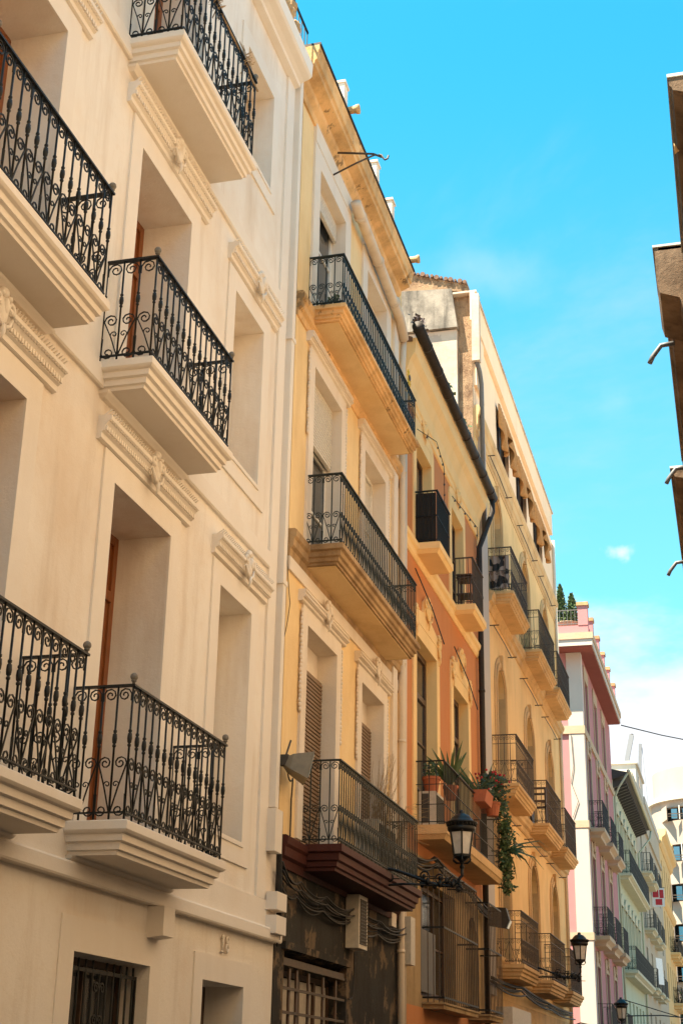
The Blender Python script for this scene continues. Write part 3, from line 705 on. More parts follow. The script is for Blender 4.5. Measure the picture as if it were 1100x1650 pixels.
for a, b in T3:
    t = M(); frame_band(t, LW, 1, a, b, 10.42, 12.55, .24, .03, bottom=False); part('window_surround', t, 'butter', b3)
    c = M(); yc = (a+b)/2; c.prism([(a-.24, 12.80), (b+.24, 12.80), (b+.15, 12.95), (yc+.3, 13.05), (yc+.12, 13.28), (yc-.12, 13.28), (yc-.3, 13.05), (a-.15, 12.95)], 'x', LW, LW+.03); part('crest', c, 'butter', b3)
    r_ = M(); relief(r_, LW+.04, 1, yc, 12.82, .6, .42); part('crest_scroll', r_, 'butter', b3, smooth=True)
    casement(b3, LW, -1, (a, b, 10.42, 12.55, .20), 'darkwood', 'glass', 2, 3, t=.07)
s_ = M(); mould(s_, LW, 1, 22.08, 29.72, [(.02, 10.16), (.05, 10.20), (.06, 10.30), (.10, 10.34), (.11, 10.42), (.05, 10.45)]); part('string_course', s_, 'butter', b3)
cn = M(); mould(cn, LW, 1, 22.08, 29.72, [(.01, 13.0), (.04, 13.02), (.045, 13.12), (.07, 13.15), (.09, 13.40), (.16, 13.62), (.24, 13.74), (.25, 13.84), (.27, 14.02)]); part('cornice', cn, 'butter', b3)
gt = M(); gt.tube([(-4.66, 21.85, 14.12), (-4.66, 30.15, 14.12)], .105, 14)
for k in range(8): gt.tube([(-4.66, 22.6+k*1.0, 14.12), (-4.66, 22.67+k*1.0, 14.12)], .113, 14)
part('gutter', gt, 'gutter', b3, smooth=True)
dp = M(); dp.tube([(-4.66, 30.0, 14.08), (-4.66, 30.0, 13.75), (-4.85, 29.65, 12.95), (-4.9, 29.5, 12.7), (-4.9, 29.5, .3)], .06, 10)
for z in (11.5, 9.4, 7.2): dp.lathe([(.075, z), (.075, z+.05)], 10, (-4.9, 29.5, 0))
part('downpipe', dp, 'gutter', b3, smooth=True)
rf = M(); rf.add([(LW+.2, 22.05, 14.03), (LW+.2, 29.68, 14.03), (LW-9, 29.68, 17.6), (LW-9, 22.05, 17.6), (LW+.2, 22.05, 13.95), (LW+.2, 29.68, 13.95), (LW-9, 29.68, 13.95), (LW-9, 22.05, 13.95)], [(0, 1, 2, 3), (4, 5, 6, 7), (0, 1, 5, 4), (1, 2, 6, 5), (2, 3, 7, 6), (3, 0, 4, 7)]); part('roof', rf, 'tile', b3)
bal3 = []
for (y0, y1, z, th, dark) in ((23.08, 24.25, 10.45, .19, True), (26.66, 27.9, 10.45, .19, False)):
    bl = balcony(b3, LW, 1, -4.52, y0-.05, y1+.05, z, th, P3, 'butter'); bal3.append(bl)
    railing(bl, LW, 1, -4.58, y0, y1, z+.005, .98, .085, key='b3t', mat='iron' if dark else 'rustiron', scroll=False, knop=False, r=.007, mids=(.5,))
    if dark:
        cl = M()
        cl.box(LW+.02, -4.60, y0+.018, y0+.026, z+.03, z+.96); n = 12
        cl.quad((-4.592, y0+.03, z+.03), (-4.592, y1-.03, z+.03), (-4.592, y1-.03, z+.95), (-4.592, y0+.03, z+.95))
        part('privacy_cloth', cl, 'darkmesh', bl, fix=False)
bl = balcony(b3, LW, 1, -4.44, 23.05, 28.95, 5.52, .23, P3, 'stone4')
railing(bl, LW, 1, -4.50, 23.12, 28.88, 5.525, 1.05, .135, key='b3l', mat='iron', scroll=False, knop=False, r=.008, mids=(.33, .66))
# window cages on the lower floor
for (a, b, z0, z1, Xo) in ((23.7, 26.9, 2.80, 4.92, -4.62), (27.75, 29.3, 2.80, 4.80, -4.55)):
    cg = M(); cg.box(LW, Xo-.02, a, b, z0-.10, z0-.03); cg.box(LW, Xo, a-.04, b+.04, z0-.03, z0); cgo = part('window_cage', cg, 'oldstone', b3)
    for z in ((z1-.02, z0+1.15, z0+.06) if Xo < -4.6 else (z1, z0+1.15, z0+.06)):
        rl = M(); rl.box(Xo-.03, Xo-.01, a+.02, b-.02, z, z+.03); rl.box(LW, Xo-.01, a+.0, a+.03, z, z+.03); rl.box(LW, Xo-.01, b-.03, b, z, z+.03)
        part('cage_rail', rl, 'iron', cgo)
    me = M().lathe([(.009, 0), (.009, z1-z0)], 5).mesh('cage_bar', MT['rustiron']); n = int((b-a)/.165)
    for k in range(n+1): inst('cage_bar', me, cgo, (Xo-.02, a+.02+k*(b-a-.04)/n, z0))
    for k in range(1, 4): inst('cage_bar', me, cgo, (LW+(Xo-LW)*k/4, a+.015, z0))
casement(b3, LW, -1, (23.6, 26.6, 2.9, 4.75, .25), 'darkwood', 'glass', 3, 2, t=.08)
casement(b3, LW, -1, (27.95, 28.95, 2.75, 4.55, .25), 'darkwood', 'glass', 2, 2, t=.06)
for a in (23.4, 26.6): casement(b3, LW+.02, -1, (a, a+1.4, .12, 2.3, .3), 'darkwood', 'glass', 1, 1, t=.1, name='street_door')
part('blind', M().box(LW-.14, LW-.12, 24.2, 25.4, 3.0, 4.0), 'greypipe', b3)

# ================================================================== 4. GOLDEN BUILDING WITH ARCHED WINDOWS
b4 = thing('apartment_building', 'golden yellow house with arched windows, ornate iron balconies and canvas-hung attic', 'building', (LW, 37.3, 0))
AC_ = [(32.75, .62), (37.6, .70), (41.9, .70)]
LV = [(3.97, 6.85), (7.80, 10.75), (12.28, 15.15)]
holes = [(c-r_, c+r_, f[0], f[1], .28) for c, r_ in AC_ for f in LV]
AT = [(33.15, 35.2), (36.55, 38.6), (40.0, 42.1)]
wall(b4, 'stucco4', LW, -1, 29.74, 44.9, 3.3, 16.3, holes, reveal_mat='stone4')
wall(b4, 'stone4', LW-.002, -1, 29.742, 44.898, 0, 3.298, [(31.6, 33.6, .12, 2.8, .4), (36.6, 38.6, .12, 2.8, .4), (40.9, 42.9, .12, 2.8, .4)], name='ground_floor_wall')
wall(b4, 'attic4', LW-.001, -1, 29.741, 44.899, 16.302, 18.5, [(a, b, 16.75, 18.0, .14) for a, b in AT], name='attic_wall')
for a, b in AT: casement(b4, LW, -1, (a, b, 16.75, 18.0, .14), 'darkwood', 'glass', 2, 1)
for c, r_ in AC_:
    for fi, f in enumerate(LV):
        zs = f[1]-r_*.85
        m = M(); arch_fill(m, LW, -1, c-r_, c+r_, zs, f[1]+.001, 12, .28); part('arch_head', m, 'stucco4', b4, fix=False)
        casement(b4, LW, -1, (c-r_, c+r_, f[0], f[1], .28), 'darkwood', 'glass', 2, 3, t=.07, transom=zs)
        a = M(); n = 14
        for j, (ro_, ri_, pr_) in enumerate(((.30, .17, .03), (.17, .055, .055), (.055, 0, .03))):
            for k in range(n):
                t0, t1 = pi*k/n, pi*(k+1)/n; P = lambda t, e: (c-(r_+e)*math.cos(t), zs+(r_*.85+e)*math.sin(t))
                a.prism([P(t0, ri_), P(t1, ri_), P(t1, ro_), P(t0, ro_)], 'x', LW, LW+pr_)
            for q in (-1, 1):
                ya, yb = sorted((c+q*(r_+ri_), c+q*(r_+ro_)))
                a.box(LW, LW+pr_, ya, yb, f[0], zs)
        part('window_surround', a, 'stone4', b4)
        part('keystone', M().prism([(c-.07, f[1]), (c+.07, f[1]), (c+.10, f[1]+.36), (c-.10, f[1]+.36)], 'x', LW, LW+.09), 'stone4', b4)
    Y_ = 0
for z in (3.72, 7.42, 11.80):
    s_ = M(); mould(s_, LW, 1, 31.0, 44.95, [(.02, z), (.05, z+.03), (.06, z+.14), (.12, z+.18), (.13, z+.26), (.16, z+.30), (.17, z+.38), (.10, z+.42)]); part('string_course', s_, 'stone4', b4)
s_ = M(); mould(s_, LW, 1, 29.76, 44.95, [(.015, 15.62), (.02, 15.72), (.045, 15.75), (.05, 15.86), (.075, 15.90), (.08, 16.12), (.10, 16.15), (.12, 16.22), (.13, 16.34), (.10, 16.38)]); part('cornice', s_, 'stone4', b4)
part('attic_fascia', M().box(LW-.02, LW+.10, 29.5, 44.3, 18.52, 19.28), 'attic4', b4)
part('roof_slab', M().box(LW-5, LW+.14, 29.52, 44.35, 19.282, 19.33), 'gable', b4)
part('attic_pilaster', M().box(LW, LW+.07, 29.76, 30.9, 16.9, 18.5), 'attic4', b4)
part('corner_pilaster', M().box(LW, LW+.06, 30.15, 30.95, 3.3, 15.9), 'pinktrim', b4)
# party wall seen above the orange roof: rubble ridge, concrete, white render, brick edge
gb = M(); gb.prism([(LW-9, 13), (LW-.36, 13), (LW-.36, 18.35), (LW-9, 18.35)], 'y', 29.60, 29.739); part('party_wall', gb, 'gable', b4)
gb = M(); gb.prism([(-8, 18.37), (-5.33, 18.37), (-5.46, 19.43), (-8, 19.60)], 'y', 29.50, 29.74); part('concrete_block', gb, 'concrete', b4)
gb = M(); gb.prism([(-8, 19.58), (-5.46, 19.44), (-5.10, 19.37), (-5.08, 19.55), (-6.5, 20.05), (-8, 20.3)], 'y', 29.62, 31.2); part('ridge_wall', gb, 'rubble', b4)
gb = M(); gb.prism([(-5.46, 19.43), (-5.33, 18.3), (-5.36, 13.5), (-5.02, 13.5), (-5.02, 19.3)], 'y', 29.70, 29.745); part('rubble_strip', gb, 'rubble', b4)
tl = M()
for k in range(26):
    x = -5.15-k*.115; zz = 19.60+(-x-5.1)*.33; tl.tube([(x, 29.55, zz+.01*math.sin(k*3)), (x, 30.0, zz+.03)], .05+.015*math.sin(k*2.3), 6)
part('ridge_tiles', tl, 'tile', b4, stuff=True)
dp = M(); dp.box(LW+.02, LW+.20, 29.46, 29.66, 17.4, 19.2); part('gutter_box', dp, 'gable', b4)
dp = M(); dp.tube([(LW+.10, 29.56, 17.45), (LW+.14, 29.8, 17.25), (LW+.15, 29.95, 17.0), (LW+.15, 29.95, 13.2)], .055, 10); part('downpipe', dp, 'greypipe', b4, smooth=True)
part('downpipe', M().tube([(LW+.06, 44.75, 18.5), (LW+.06, 44.75, 3)], .05, 8), 'pipe', b4, smooth=True); part('downpipe', M().tube([(LW+.05, 44.93, 16), (LW+.05, 44.93, 3)], .04, 8), 'pipe', b4, smooth=True)
PB = [(.12, 0), (.11, .14), (.08, .20), (.075, .42), (.04, .50), (.035, .66), (0, .74), (0, 1)]
for fi, (z, rows) in enumerate(((3.97, [(31.45, 34.15), (36.45, 39.4), (40.7, 43.4)]), (7.80, [(31.40, 34.2), (36.7, 39.75), (40.75, 43.45)]), (12.28, [(31.38, 34.05), (36.3, 39.6), (40.3, 43.3)]))):
    for j, (y0, y1) in enumerate(rows):
        bl = balcony(b4, LW, 1, -4.42, y0-.05, y1+.05, z, .29 if fi == 0 else (.26 if fi == 1 else .27), PB, 'stone4')
        railing(bl, LW, 1, -4.47, y0, y1, z+.01, 1.08, .145, mat='rustiron', key='b4', scroll='small', knop=False, r=.008, joined=(j > 0), mids=(.50, .88), sr=.006)
# curtain rods over the arches, iron eyelets at both ends
for fi, z in enumerate((15.75, 11.45, 7.3)):
    for c, r_ in AC_[:3]:
        m = M(); m.tube([(LW+.10, c-r_-.75, z), (LW+.12, c, z-.01), (LW+.10, c+r_+.75, z)], .012, 5); m.tube([(LW, c-r_-.75, z+.02), (LW+.22, c-r_-.75, z+.02)], .014, 5); m.tube([(LW, c+r_+.75, z+.02), (LW+.22, c+r_+.75, z+.02)], .014, 5)
        part('awning_rod', m, 'rustiron', b4)
for a in (31.6, 36.6, 40.9): casement(b4, LW, -1, (a, a+2, .12, 2.8, .4), 'darkwood', 'glass', 2, 1, t=.09, name='street_door')
part('shop_awning_box', M().box(LW, LW+.35, 31.1, 33.9, 2.6, 3.1), 'ac', b4)

def drape(i, y0, y1, label):
    """torn canvas blind: pleated sheet bellying out of the attic window"""
    m = M(); n = 80; k = 9; rnd = random.Random(i)
    off = [rnd.uniform(-.12, .12) for _ in range(6)]
    g_ = []; ph = rnd.uniform(0, 6)
    for j in range(k+1):
        v_ = j/k; row = []
        for q in range(n+1):
            u_ = q/n
            l1 = math.exp(-((u_-.16)/.17)**2); l2 = math.exp(-((u_-.80)/.19)**2)
            drop = .34+(.85+off[0])*l1+(.85+off[1])*l2+.05*math.sin(u_*41+ph)
            top = 18.0-.10*math.sin(pi*u_*2)**2*v_
            outw = .09+v_*(.05+.10*l2+.03*l1)+.055*math.sin(u_*62+ph+v_*.8)*(.3+v_)+.03*math.sin(u_*17+ph)*v_
            yy = y0+(y1-y0)*u_-.10*(u_-.5)*v_*(l1+l2)
            row.append((LW+outw, yy, top-drop*v_))
        g_.append(row)
    v = [p for r_ in g_ for p in r_]
    m.add(v, [(a*(n+1)+b, a*(n+1)+b+1, (a+1)*(n+1)+b+1, (a+1)*(n+1)+b) for a in range(k) for b in range(n)])
    o = part('canvas_blind', m, 'awning', None, fix=False, smooth=True)
    md = o.modifiers.new('thick', 'SOLIDIFY'); md.thickness = .008
    tag(o, label, 'blind', 'torn canvas blinds under the golden attic')
for i, ((a, b), lb) in enumerate(zip(AT, ('torn ochre canvas blind hanging at the nearest attic window of the golden house', 'torn ochre canvas blind at the middle attic window of the golden house', 'torn ochre canvas blind at the farthest attic window, beside the roof corner'))): drape(i, a-.1, b+.1, lb)

# ================================================================== 5. PINK CORNER BUILDING
b5 = thing('apartment_building', 'pink corner house with pale corner pilasters, dark rose eaves and roof terrace posts', 'building', (LW, 59, 0))
PF = [(6.58, 9.5), (10.45, 13.3), (14.2, 16.2)]
PW = [(54.0, 55.2), (57.6, 58.8), (61.2, 62.4)]
holes = [(a, b, f[0], f[1], .25) for a, b in PW for f in PF]+[(a, b, 3.3, 5.6, .25) for a, b in PW]
wall(b5, 'pink', LW, -1, 52.92, 65.6, 0, 17.0, holes, depth=10)
for h in holes: casement(b5, LW, -1, h, 'darkwood', 'glass', 2, 2, t=.08)
def wrap_band(z0, z1, pr, mat, name='string_course'):
    m = M(); m.box(LW-.02, LW+pr, 52.92-pr, 65.62, z0, z1); m.box(LW-10, LW-.02, 52.92-pr, 52.93, z0, z1+.0); part(name, m, mat, b5)
wrap_band(13.82, 14.12, .07, 'sandtrim'); wrap_band(10.34, 10.60, .07, 'sandtrim'); wrap_band(6.40, 6.66, .07, 'sandtrim')
for z0, z1 in ((0, 6.398), (6.662, 10.338), (10.602, 13.818), (14.122, 16.95)):
    m = M(); m.box(LW-.53, LW+.03, 52.87, 52.93, z0, z1); m.box(LW-.02, LW+.03, 52.93, 53.35, z0, z1); part('corner_pilaster', m, 'pinktrim', b5)
for a, b in PW:
    for k, f in enumerate([(3.3, 5.6)]+PF):
        m = M(); frame_band(m, LW, 1, a, b, f[0], f[1], .16, .04, bottom=False); m.box(LW, LW+.05, a-.2, b+.2, f[1]+.161, f[1]+.50)
        part('window_surround', m, 'sandtrim', b5)
        if k < 3: r_ = M(); relief(r_, LW+.06, 1, (a+b)/2, f[1]+.1, .7, .5); part('carved_panel', r_, 'sandtrim', b5)
m = M(); m.box(LW-10, LW+.52, 52.15, 65.0, 16.96, 17.0); part('eave_soffit', m, 'pinkdark', b5)
m = M(); m.box(LW-10, LW+.56, 52.10, 65.03, 17.002, 17.25); part('eave_fascia', m, 'pinktrim', b5)
m = M(); m.box(LW-10, LW+.60, 52.06, 65.06, 17.252, 17.50); part('eave_edge', m, 'sandtrim', b5)
m = M(); m.box(LW-10, LW+.42, 52.3, 64.9, 17.502, 17.85); part('parapet', m, 'pink', b5)
m = M(); m.box(LW-.02, LW+.02, 53.36, 65.0, 14.2, 16.9)
for yy in (52.45, 54.5, 57.0, 59.4, 61.8, 64.6):
    part('parapet_post', M().box(LW+.05, LW+.42, yy-.17, yy+.17, 17.852, 18.62), 'pink', b5)
    part('post_cap', M().box(LW+.01, LW+.46, yy-.22, yy+.22, 18.622, 18.76), 'oldstone', b5)
tr_ = M(); tr_.box(LW-4, LW+.05, 52.43, 52.46, 18.50, 18.53); tr_.box(LW-4, LW+.05, 52.43, 52.46, 17.95, 17.98)
for k in range(28): tr_.box(LW-4+k*.145, LW-3.985+k*.145, 52.435, 52.455, 17.85, 18.52)
part('terrace_railing', tr_, 'greypipe', b5)
PBK = [(.16, 0), (.14, .3), (.05, .5), (0, .6), (0, 1)]
for z, th in ((10.42, .34), (6.60, .34)):
    for j, (y0, y1) in enumerate(((53.45, 55.85), (57.0, 59.5), (60.7, 63.2))):
        bl = balcony(b5, LW, 1, -4.43, y0, y1, z, th, PBK, 'sandtrim')
        railing(bl, LW, 1, -4.48, y0+.06, y1-.06, z+.01, .98, .16, mat='iron', key='b5', scroll='small', knop=False, r=.012, joined=True, mids=(.5,), sr=.008)
for j, (y0, y1) in enumerate(((53.45, 55.85), (57.0, 59.5), (60.7, 63.2))):
    bl = balcony(b5, LW, 1, -4.43, y0, y1, 3.3, .3, PBK, 'sandtrim'); railing(bl, LW, 1, -4.48, y0+.06, y1-.06, 3.31, .98, .16, mat='iron', key='b5', scroll=False, knop=False, r=.012, joined=True)
m = M(); m.tube([(LW-.45, 52.84, 13.8), (LW-.40, 52.84, 12.6), (LW-.52, 52.84, 12.0), (LW-.28, 52.84, 11.3), (LW-.50, 52.84, 10.7)], .012, 4); part('wall_cable', m, 'cable', b5)
# cypresses in a bowl on the terrace
def foliage(m, c, rx, ry, rz, n, size, seed=0, taper=0, shell=.35):
    r_ = random.Random(seed)
    for _ in range(n):
        t = r_.uniform(-1, 1); a = r_.uniform(0, 2*pi); w_ = math.sqrt(max(0, 1-t*t)) if not taper else (1-(t+1)/2)**.7*(1 if t > -.85 else .6)
        q = (shell+(1-shell)*r_.random())*w_*(1+.25*math.sin(5*a+9*t))
        p = Vector((c[0]+rx*q*math.cos(a), c[1]+ry*q*math.sin(a), c[2]+rz*t))
        d1 = Vector((r_.gauss(0, 1), r_.gauss(0, 1), r_.gauss(0, 1)+(1.2 if taper else 0))).normalized()*size*r_.uniform(.6, 1.3); d2 = d1.orthogonal().normalized()*size*.38
        m.add([p-d2*.2, p+d1*.45+d2, p+d1, p+d1*.45-d2], [(0, 1, 2, 3)])
pt = thing('planter', 'pale terracotta bowl planter on the pink roof terrace under two cypresses', 'planter', (LW-.43, 53.0, 17.86))
part('bowl', M().lathe([(.22, 17.86), (.42, 17.98), (.50, 18.10), (.52, 18.13), (.46, 18.13), (.44, 18.08)], 16, (LW-.43, 53.0, 0)), 'sandtrim', pt, smooth=True)
for i, (dx, hh, rr_, lb) in enumerate(((-.22, 1.60, .30, 'taller pointed cypress in the roof terrace planter of the pink house'), (.20, 1.20, .30, 'shorter cypress beside the post of the pink roof terrace'))):
    t = thing('cypress_tree', lb, 'tree', (LW-.43+dx, 53.0, 18.1))
    part('trunk', M().tube([(LW-.43+dx, 53, 18.1), (LW-.43+dx, 53, 18.1+hh*.8)], .03, 6, .01), 'darkwood', t)
    m = M(); foliage(m, (LW-.43+dx, 53.0, 18.12+hh/2), rr_, rr_, hh/2, 1500, .10, i, taper=1); part('crown', m, 'leaf', t, fix=False, stuff=True)

# ================================================================== 6-8. FARTHER HOUSES
b6 = thing('apartment_building', 'pale green house with deep dark bracketed eaves beyond the pink house', 'building', (LW, 73, 0))
GW = [(66.6+k*2.25, 67.7+k*2.25) for k in range(6)]
holes = [(a, b, z, z+2.7, .25) for a, b in GW for z in (10.55, 6.45)]+[(a, b, 2.8, 5.2, .25) for a, b in GW]
wall(b6, 'green', LW, -1, 65.64, 80.4, 0, 14.6, holes)
for h in holes: casement(b6, LW, -1, h, 'whiteframe', 'green', 2, 1, t=.12)
for a, b in GW:
    for z in (13.25, 9.15):
        m = M(); m.prism([(a-.3, z), (b+.3, z), (b+.2, z+.2), ((a+b)/2, z+.55), (a-.2, z+.2)], 'x', LW, LW+.08); part('pediment', m, 'greentrim', b6)
        m = M(); frame_band(m, LW, 1, a, b, z-2.7, z, .14, .05, bottom=False); part('window_surround', m, 'greentrim', b6)
m = M(); m.prism([(LW, 14.62), (LW+.72, 14.80), (LW+.72, 14.90), (LW-6, 16.5), (LW-6, 14.62)], 'y', 65.66, 81.2); part('roof', m, 'acdark', b6)
me = M().prism([(0, 0), (.60, .22), (.60, .36), (0, .36)], 'y', -.07, .07).mesh('eave_bracket', MT['acdark']); fixn(me)
for k in range(22): inst('eave_bracket', me, b6, (LW, 66.0+k*.68, 14.25))
part('gutter', M().tube([(LW+.78, 65.2, 14.86), (LW+.78, 81.3, 14.80)], .08, 8), 'greentrim', b6, smooth=True)
part('downpipe', M().tube([(LW+.78, 81.2, 14.75), (LW+.72, 81.0, 14.3), (LW+.1, 80.3, 13.4), (LW+.08, 80.3, 3)], .05, 8), 'green', b6, smooth=True)
part('downpipe', M().tube([(LW+.78, 65.3, 14.85), (LW+.3, 65.5, 14.2), (LW+.08, 65.75, 13.8), (LW+.08, 65.75, 3)], .05, 8), 'green', b6, smooth=True)
for z, y0, y1, th in ((10.5, 66.3, 79.8, .25), (6.4, 67.0, 80.2, .30)):
    bl = balcony(b6, LW, 1, -4.40, y0, y1, z, th, PBK, 'greentrim'); railing(bl, LW, 1, -4.45, y0+.05, y1-.05, z+.01, 1.0, .2, mat='greeniron', key='b6', scroll='small', knop=False, r=.014, joined=True, mids=(.5, .85), sr=.010)
b7 = thing('apartment_building', 'tall grey house with stacked railed balconies and a white rooftop block', 'building', (LW, 93, 0))
W7 = [(84.2+k*4.4, 85.6+k*4.4) for k in range(5)]
holes = [(a, b, z, z+2.2, .25) for a, b in W7 for z in (3.2, 6.7, 9.85, 12.95)]
wall(b7, 'grey7', LW, -1, 80.42, 105.9, 0, 17.9, holes)
for h in holes: casement(b7, LW, -1, h, 'whiteframe', 'glass', 2, 1, t=.1)
part('rooftop_block', M().box(LW-6, LW-.02, 84.0, 90.2, 17.902, 19.1).box(LW-6, LW+.1, 83.9, 90.3, 19.1, 19.25), 'white7', b7)
part('side_block', M().box(LW-6, LW-.25, 80.6, 84, 14.9, 17.8), 'white7', b7)
part('rooftop_window', M().box(LW-.02, LW+.0, 86.4, 87.2, 18.2, 18.8), 'glass', b7)
part('parapet', M().box(LW-.3, LW+.06, 90.31, 105.88, 17.902, 18.35), 'white7', b7)
part('cornice', M().box(LW, LW+.12, 80.5, 105.9, 15.9, 16.2), 'grey7', b7)
for z in (12.9, 9.8, 6.65):
    for y0, y1 in ((83.4, 86.4), (87.8, 90.8), (92.2, 95.2)):
        bl = balcony(b7, LW, 1, -4.42, y0, y1, z, .28, PBK, 'greentrim'); railing(bl, LW, 1, -4.47, y0+.05, y1-.05, z+.01, 1.0, .2, mat='greeniron', key='b7', scroll=False, knop=False, r=.016, joined=True, mids=(.5,))
b8 = thing('apartment_building', 'distant yellow house with projecting cornice just before the rounded block', 'building', (LW, 114, 0))
W8 = [(107.6+k*3.4, 108.7+k*3.4) for k in range(5)]
holes = [(a, b, z, z+2.4, .25) for a, b in W8 for z in (3.5, 7.4, 11.0, 14.6)]
wall(b8, 'yellow8', LW, -1, 105.92, 122.3, 0, 18.6, holes)
for h in holes: casement(b8, LW, -1, h, 'darkwood', 'glass', 2, 1, t=.1)
m = M(); mould(m, LW, 1, 105.95, 122.4, [(.05, 17.8), (.2, 18.0), (.25, 18.3), (.5, 18.5), (.55, 18.9)]); part('cornice', m, 'yellow8', b8)
part('roof_turret', M().box(LW-1.2, LW+.3, 119.5, 122.2, 18.902, 19.7).box(LW-1.3, LW+.4, 119.4, 122.3, 19.7, 19.9), 'yellow8', b8)
m = M(); mould(m, LW, 1, 105.95, 122.4, [(.05, 13.7), (.2, 13.9), (.25, 14.1)]); part('string_course', m, 'yellow8', b8)
for z in (7.4, 11.0):
    for y0 in (113.9, 117.3, 120.4)[:3]:
        bl = balcony(b8, LW, 1, -4.3, y0-.3, min(y0+1.8, 122.2), z, .4, PBK, 'yellow8'); railing(bl, LW, 1, -4.4, y0-.2, min(y0+1.7, 122.1), z+.01, 1.1, .25, mat='iron', key='b8', scroll='small', knop=False, r=.02, joined=True, mids=(.6,), sr=.014)
# rounded modern block closing the street
b9 = thing('office_block', 'rounded beige modern block with ribbon windows closing the end of the street', 'building', (2, 134, 0))
def rsect(y, inset=0):
    """plan outline with a big rounded corner at left"""
    x0 = -6.9+inset; r_ = 5.5; pts = []
    yf = 130+inset
    for k in range(11):
        a = pi+ (pi/2)*k/10; pts.append((x0+r_+r_*math.cos(a), yf+r_+r_*math.sin(a)))
    pts += [(22, yf), (22, yf+14), (x0, yf+14)]; return pts
bands = [(0, 6.6), (8.0, 10.0), (11.4, 13.3), (14.8, 16.7), (18.2, 20.1), (21.6, 23.7)]
m = M()
for z0, z1 in bands: m.prism(rsect(0), 'z', z0, z1)
part('wall_band', m, 'modern', b9)
part('upper_wall', M().prism(rsect(0, .02), 'z', 24.9, 25.5), 'modern', b9)
part('top_ledge', M().prism(rsect(0, -.25), 'z', 25.5, 25.9), 'white7', b9)
part('top_storey', M().prism(rsect(0, .25), 'z', 25.9, 28.5), 'modern', b9)
m = M(); m.prism(rsect(0, .35), 'z', .1, 25.4); part('window_band', m, 'glass', b9)
for z0, z1 in ((6.6, 8.0), (10, 11.4), (13.3, 14.8), (16.7, 18.2), (20.1, 21.6), (23.7, 24.9)):
    m = M()
    for xw0, xw1 in ((-6.9, -6.35), (-5.75, -5.25), (-.7, .3), (4.6, 5.4), (9.6, 10.4)):
        if xw0 < -6: m.prism([p for p in rsect(0)[:11] if p[0] < -5.31]+[(-5.3, 130.35), (-5.3, 133.5)], 'z', z0, z1)
        elif xw0 < -3: continue
        else: m.box(xw0, xw1, 130.02, 130.5, z0, z1)
        part('wall_pier', m, 'modern', b9); m = M()
    fr = M()
    for xx in (-4.2, -3.2, -2.0, 1.5, 2.7, 3.8, 6.5, 7.6, 8.7): fr.box(xx-.04, xx+.04, 130.28, 130.36, z0, z1)
    part('mullion', fr, 'whiteframe', b9)
    part('ledge_rail', M().box(-5.2, 12, 129.85, 129.9, z0+.35, z0+.42).box(-5.2, 12, 129.85, 129.9, z0+.15, z0+.19), 'rustiron', b9)
    cu = M()
    for xx in (-4.9, -3.9, -2.6): cu.box(xx, xx+.5, 130.36, 130.40, z0+.05, z1-.3)
    part('curtain', cu, 'blueglass', b9)

# ================================================================== RIGHT-HAND ROW
def right_house(label, y0, y1, X, ztop, Xc, zc0, wins, mat='right_wall', cap=True, cyy=None, low=False):
    b = thing('apartment_building', label, 'building', (X, (y0+y1)/2, 0))
    hs = [(c-.6, c+.6, z, z+2.3, .25) for c in wins for z in (5.0, 8.1, 11.0) if z+2.6 < ztop]+[(c-.8, c+.8, .12, 2.7, .3) for c in wins]
    wall(b, 'bounce_dark', X, 1, y0, y1, 0, 4.4, [q for q in hs if q[2] < 4], name='ground_floor_wall'); wall(b, mat, X+.004, 1, y0+.002, y1-.002, 4.402, ztop, [q for q in hs if q[2] > 4])  # dark lower storey added to keep the bottom of the street dim
    for h in hs: casement(b, X, 1, h, 'darkwood', 'glass', 2, 2, t=.07)
    cy = cyy or (y0, y1)
    m = M(); o_ = X-Xc
    mould(m, X, -1, cy[0], cy[1], [(.03, zc0), (.08, zc0+.05), (.10, zc0+.2), (o_*.5, zc0+.32), (o_*.55, zc0+.42), (o_*.92, zc0+.5), (o_*.95, zc0+.55), (o_, zc0+.58), (o_, ztop-.0)])
    part('cornice', m, 'brown_r', b)
    part('roof_edge', M().box(Xc-.02, X+6, cy[0]-.02, cy[1], ztop+.001, ztop+.05), 'white7', b)
    return b
c0 = right_house('plain ochre unseen house along the near right-hand pavement, raised to block skylight', -36, 15.9, .62, 13.6, .50, 13.0, [-12, -8, -4, 0, 4, 8, 12.5])  # out of view; made taller to hold skylight off the lower left walls
bq = thing('apartment_building', 'unseen cream house added behind the number 18 house to block light', 'building', (LW, -22, 0))  # out of view, added to darken jambs and slab sides facing back
hq = [(c-.6, c+.6, z, z+2.4, .3) for c in (-12, -17, -22, -27, -32) for z in (3.6, 7.2, 10.8)]
wall(bq, 'cream', LW, -1, -36, -8.02, 0, 15.2, hq)
for h in hq: casement(bq, LW, -1, h, 'darkwood', 'glass', 2, 3)
bz = thing('apartment_building', 'unseen brown house added to block light from the street behind', 'building', (-2, -37, 0))  # unseen end block, put in to stop light entering along the street
wall(bz, 'oldstone', 3.6, -1, -44, -36.02, 0, 16.5, [(-42, -40.8, 4, 6.4, .3), (-39.5, -38.3, 4, 6.4, .3)], depth=13)
c1 = right_house('brown corniced house on the opposite side with a clay spout under its eave', 15.94, 20.36, .58, 14.05, .0, 13.35, [18.2])
c2 = right_house('brown opposite house with a thick cornice block and zinc rain spouts', 20.46, 29.1, .55, 14.2, -.36, 13.5, [22.4, 25.0, 27.5])
cb = M(); cb.prism([(.5, 12.75), (-.02, 12.95), (-.10, 13.3), (-.40, 13.42), (-.44, 13.6), (-.44, 14.26), (.5, 14.26)], 'y', 20.44, 21.95); part('cornice_block', cb, 'brown_r', c2)
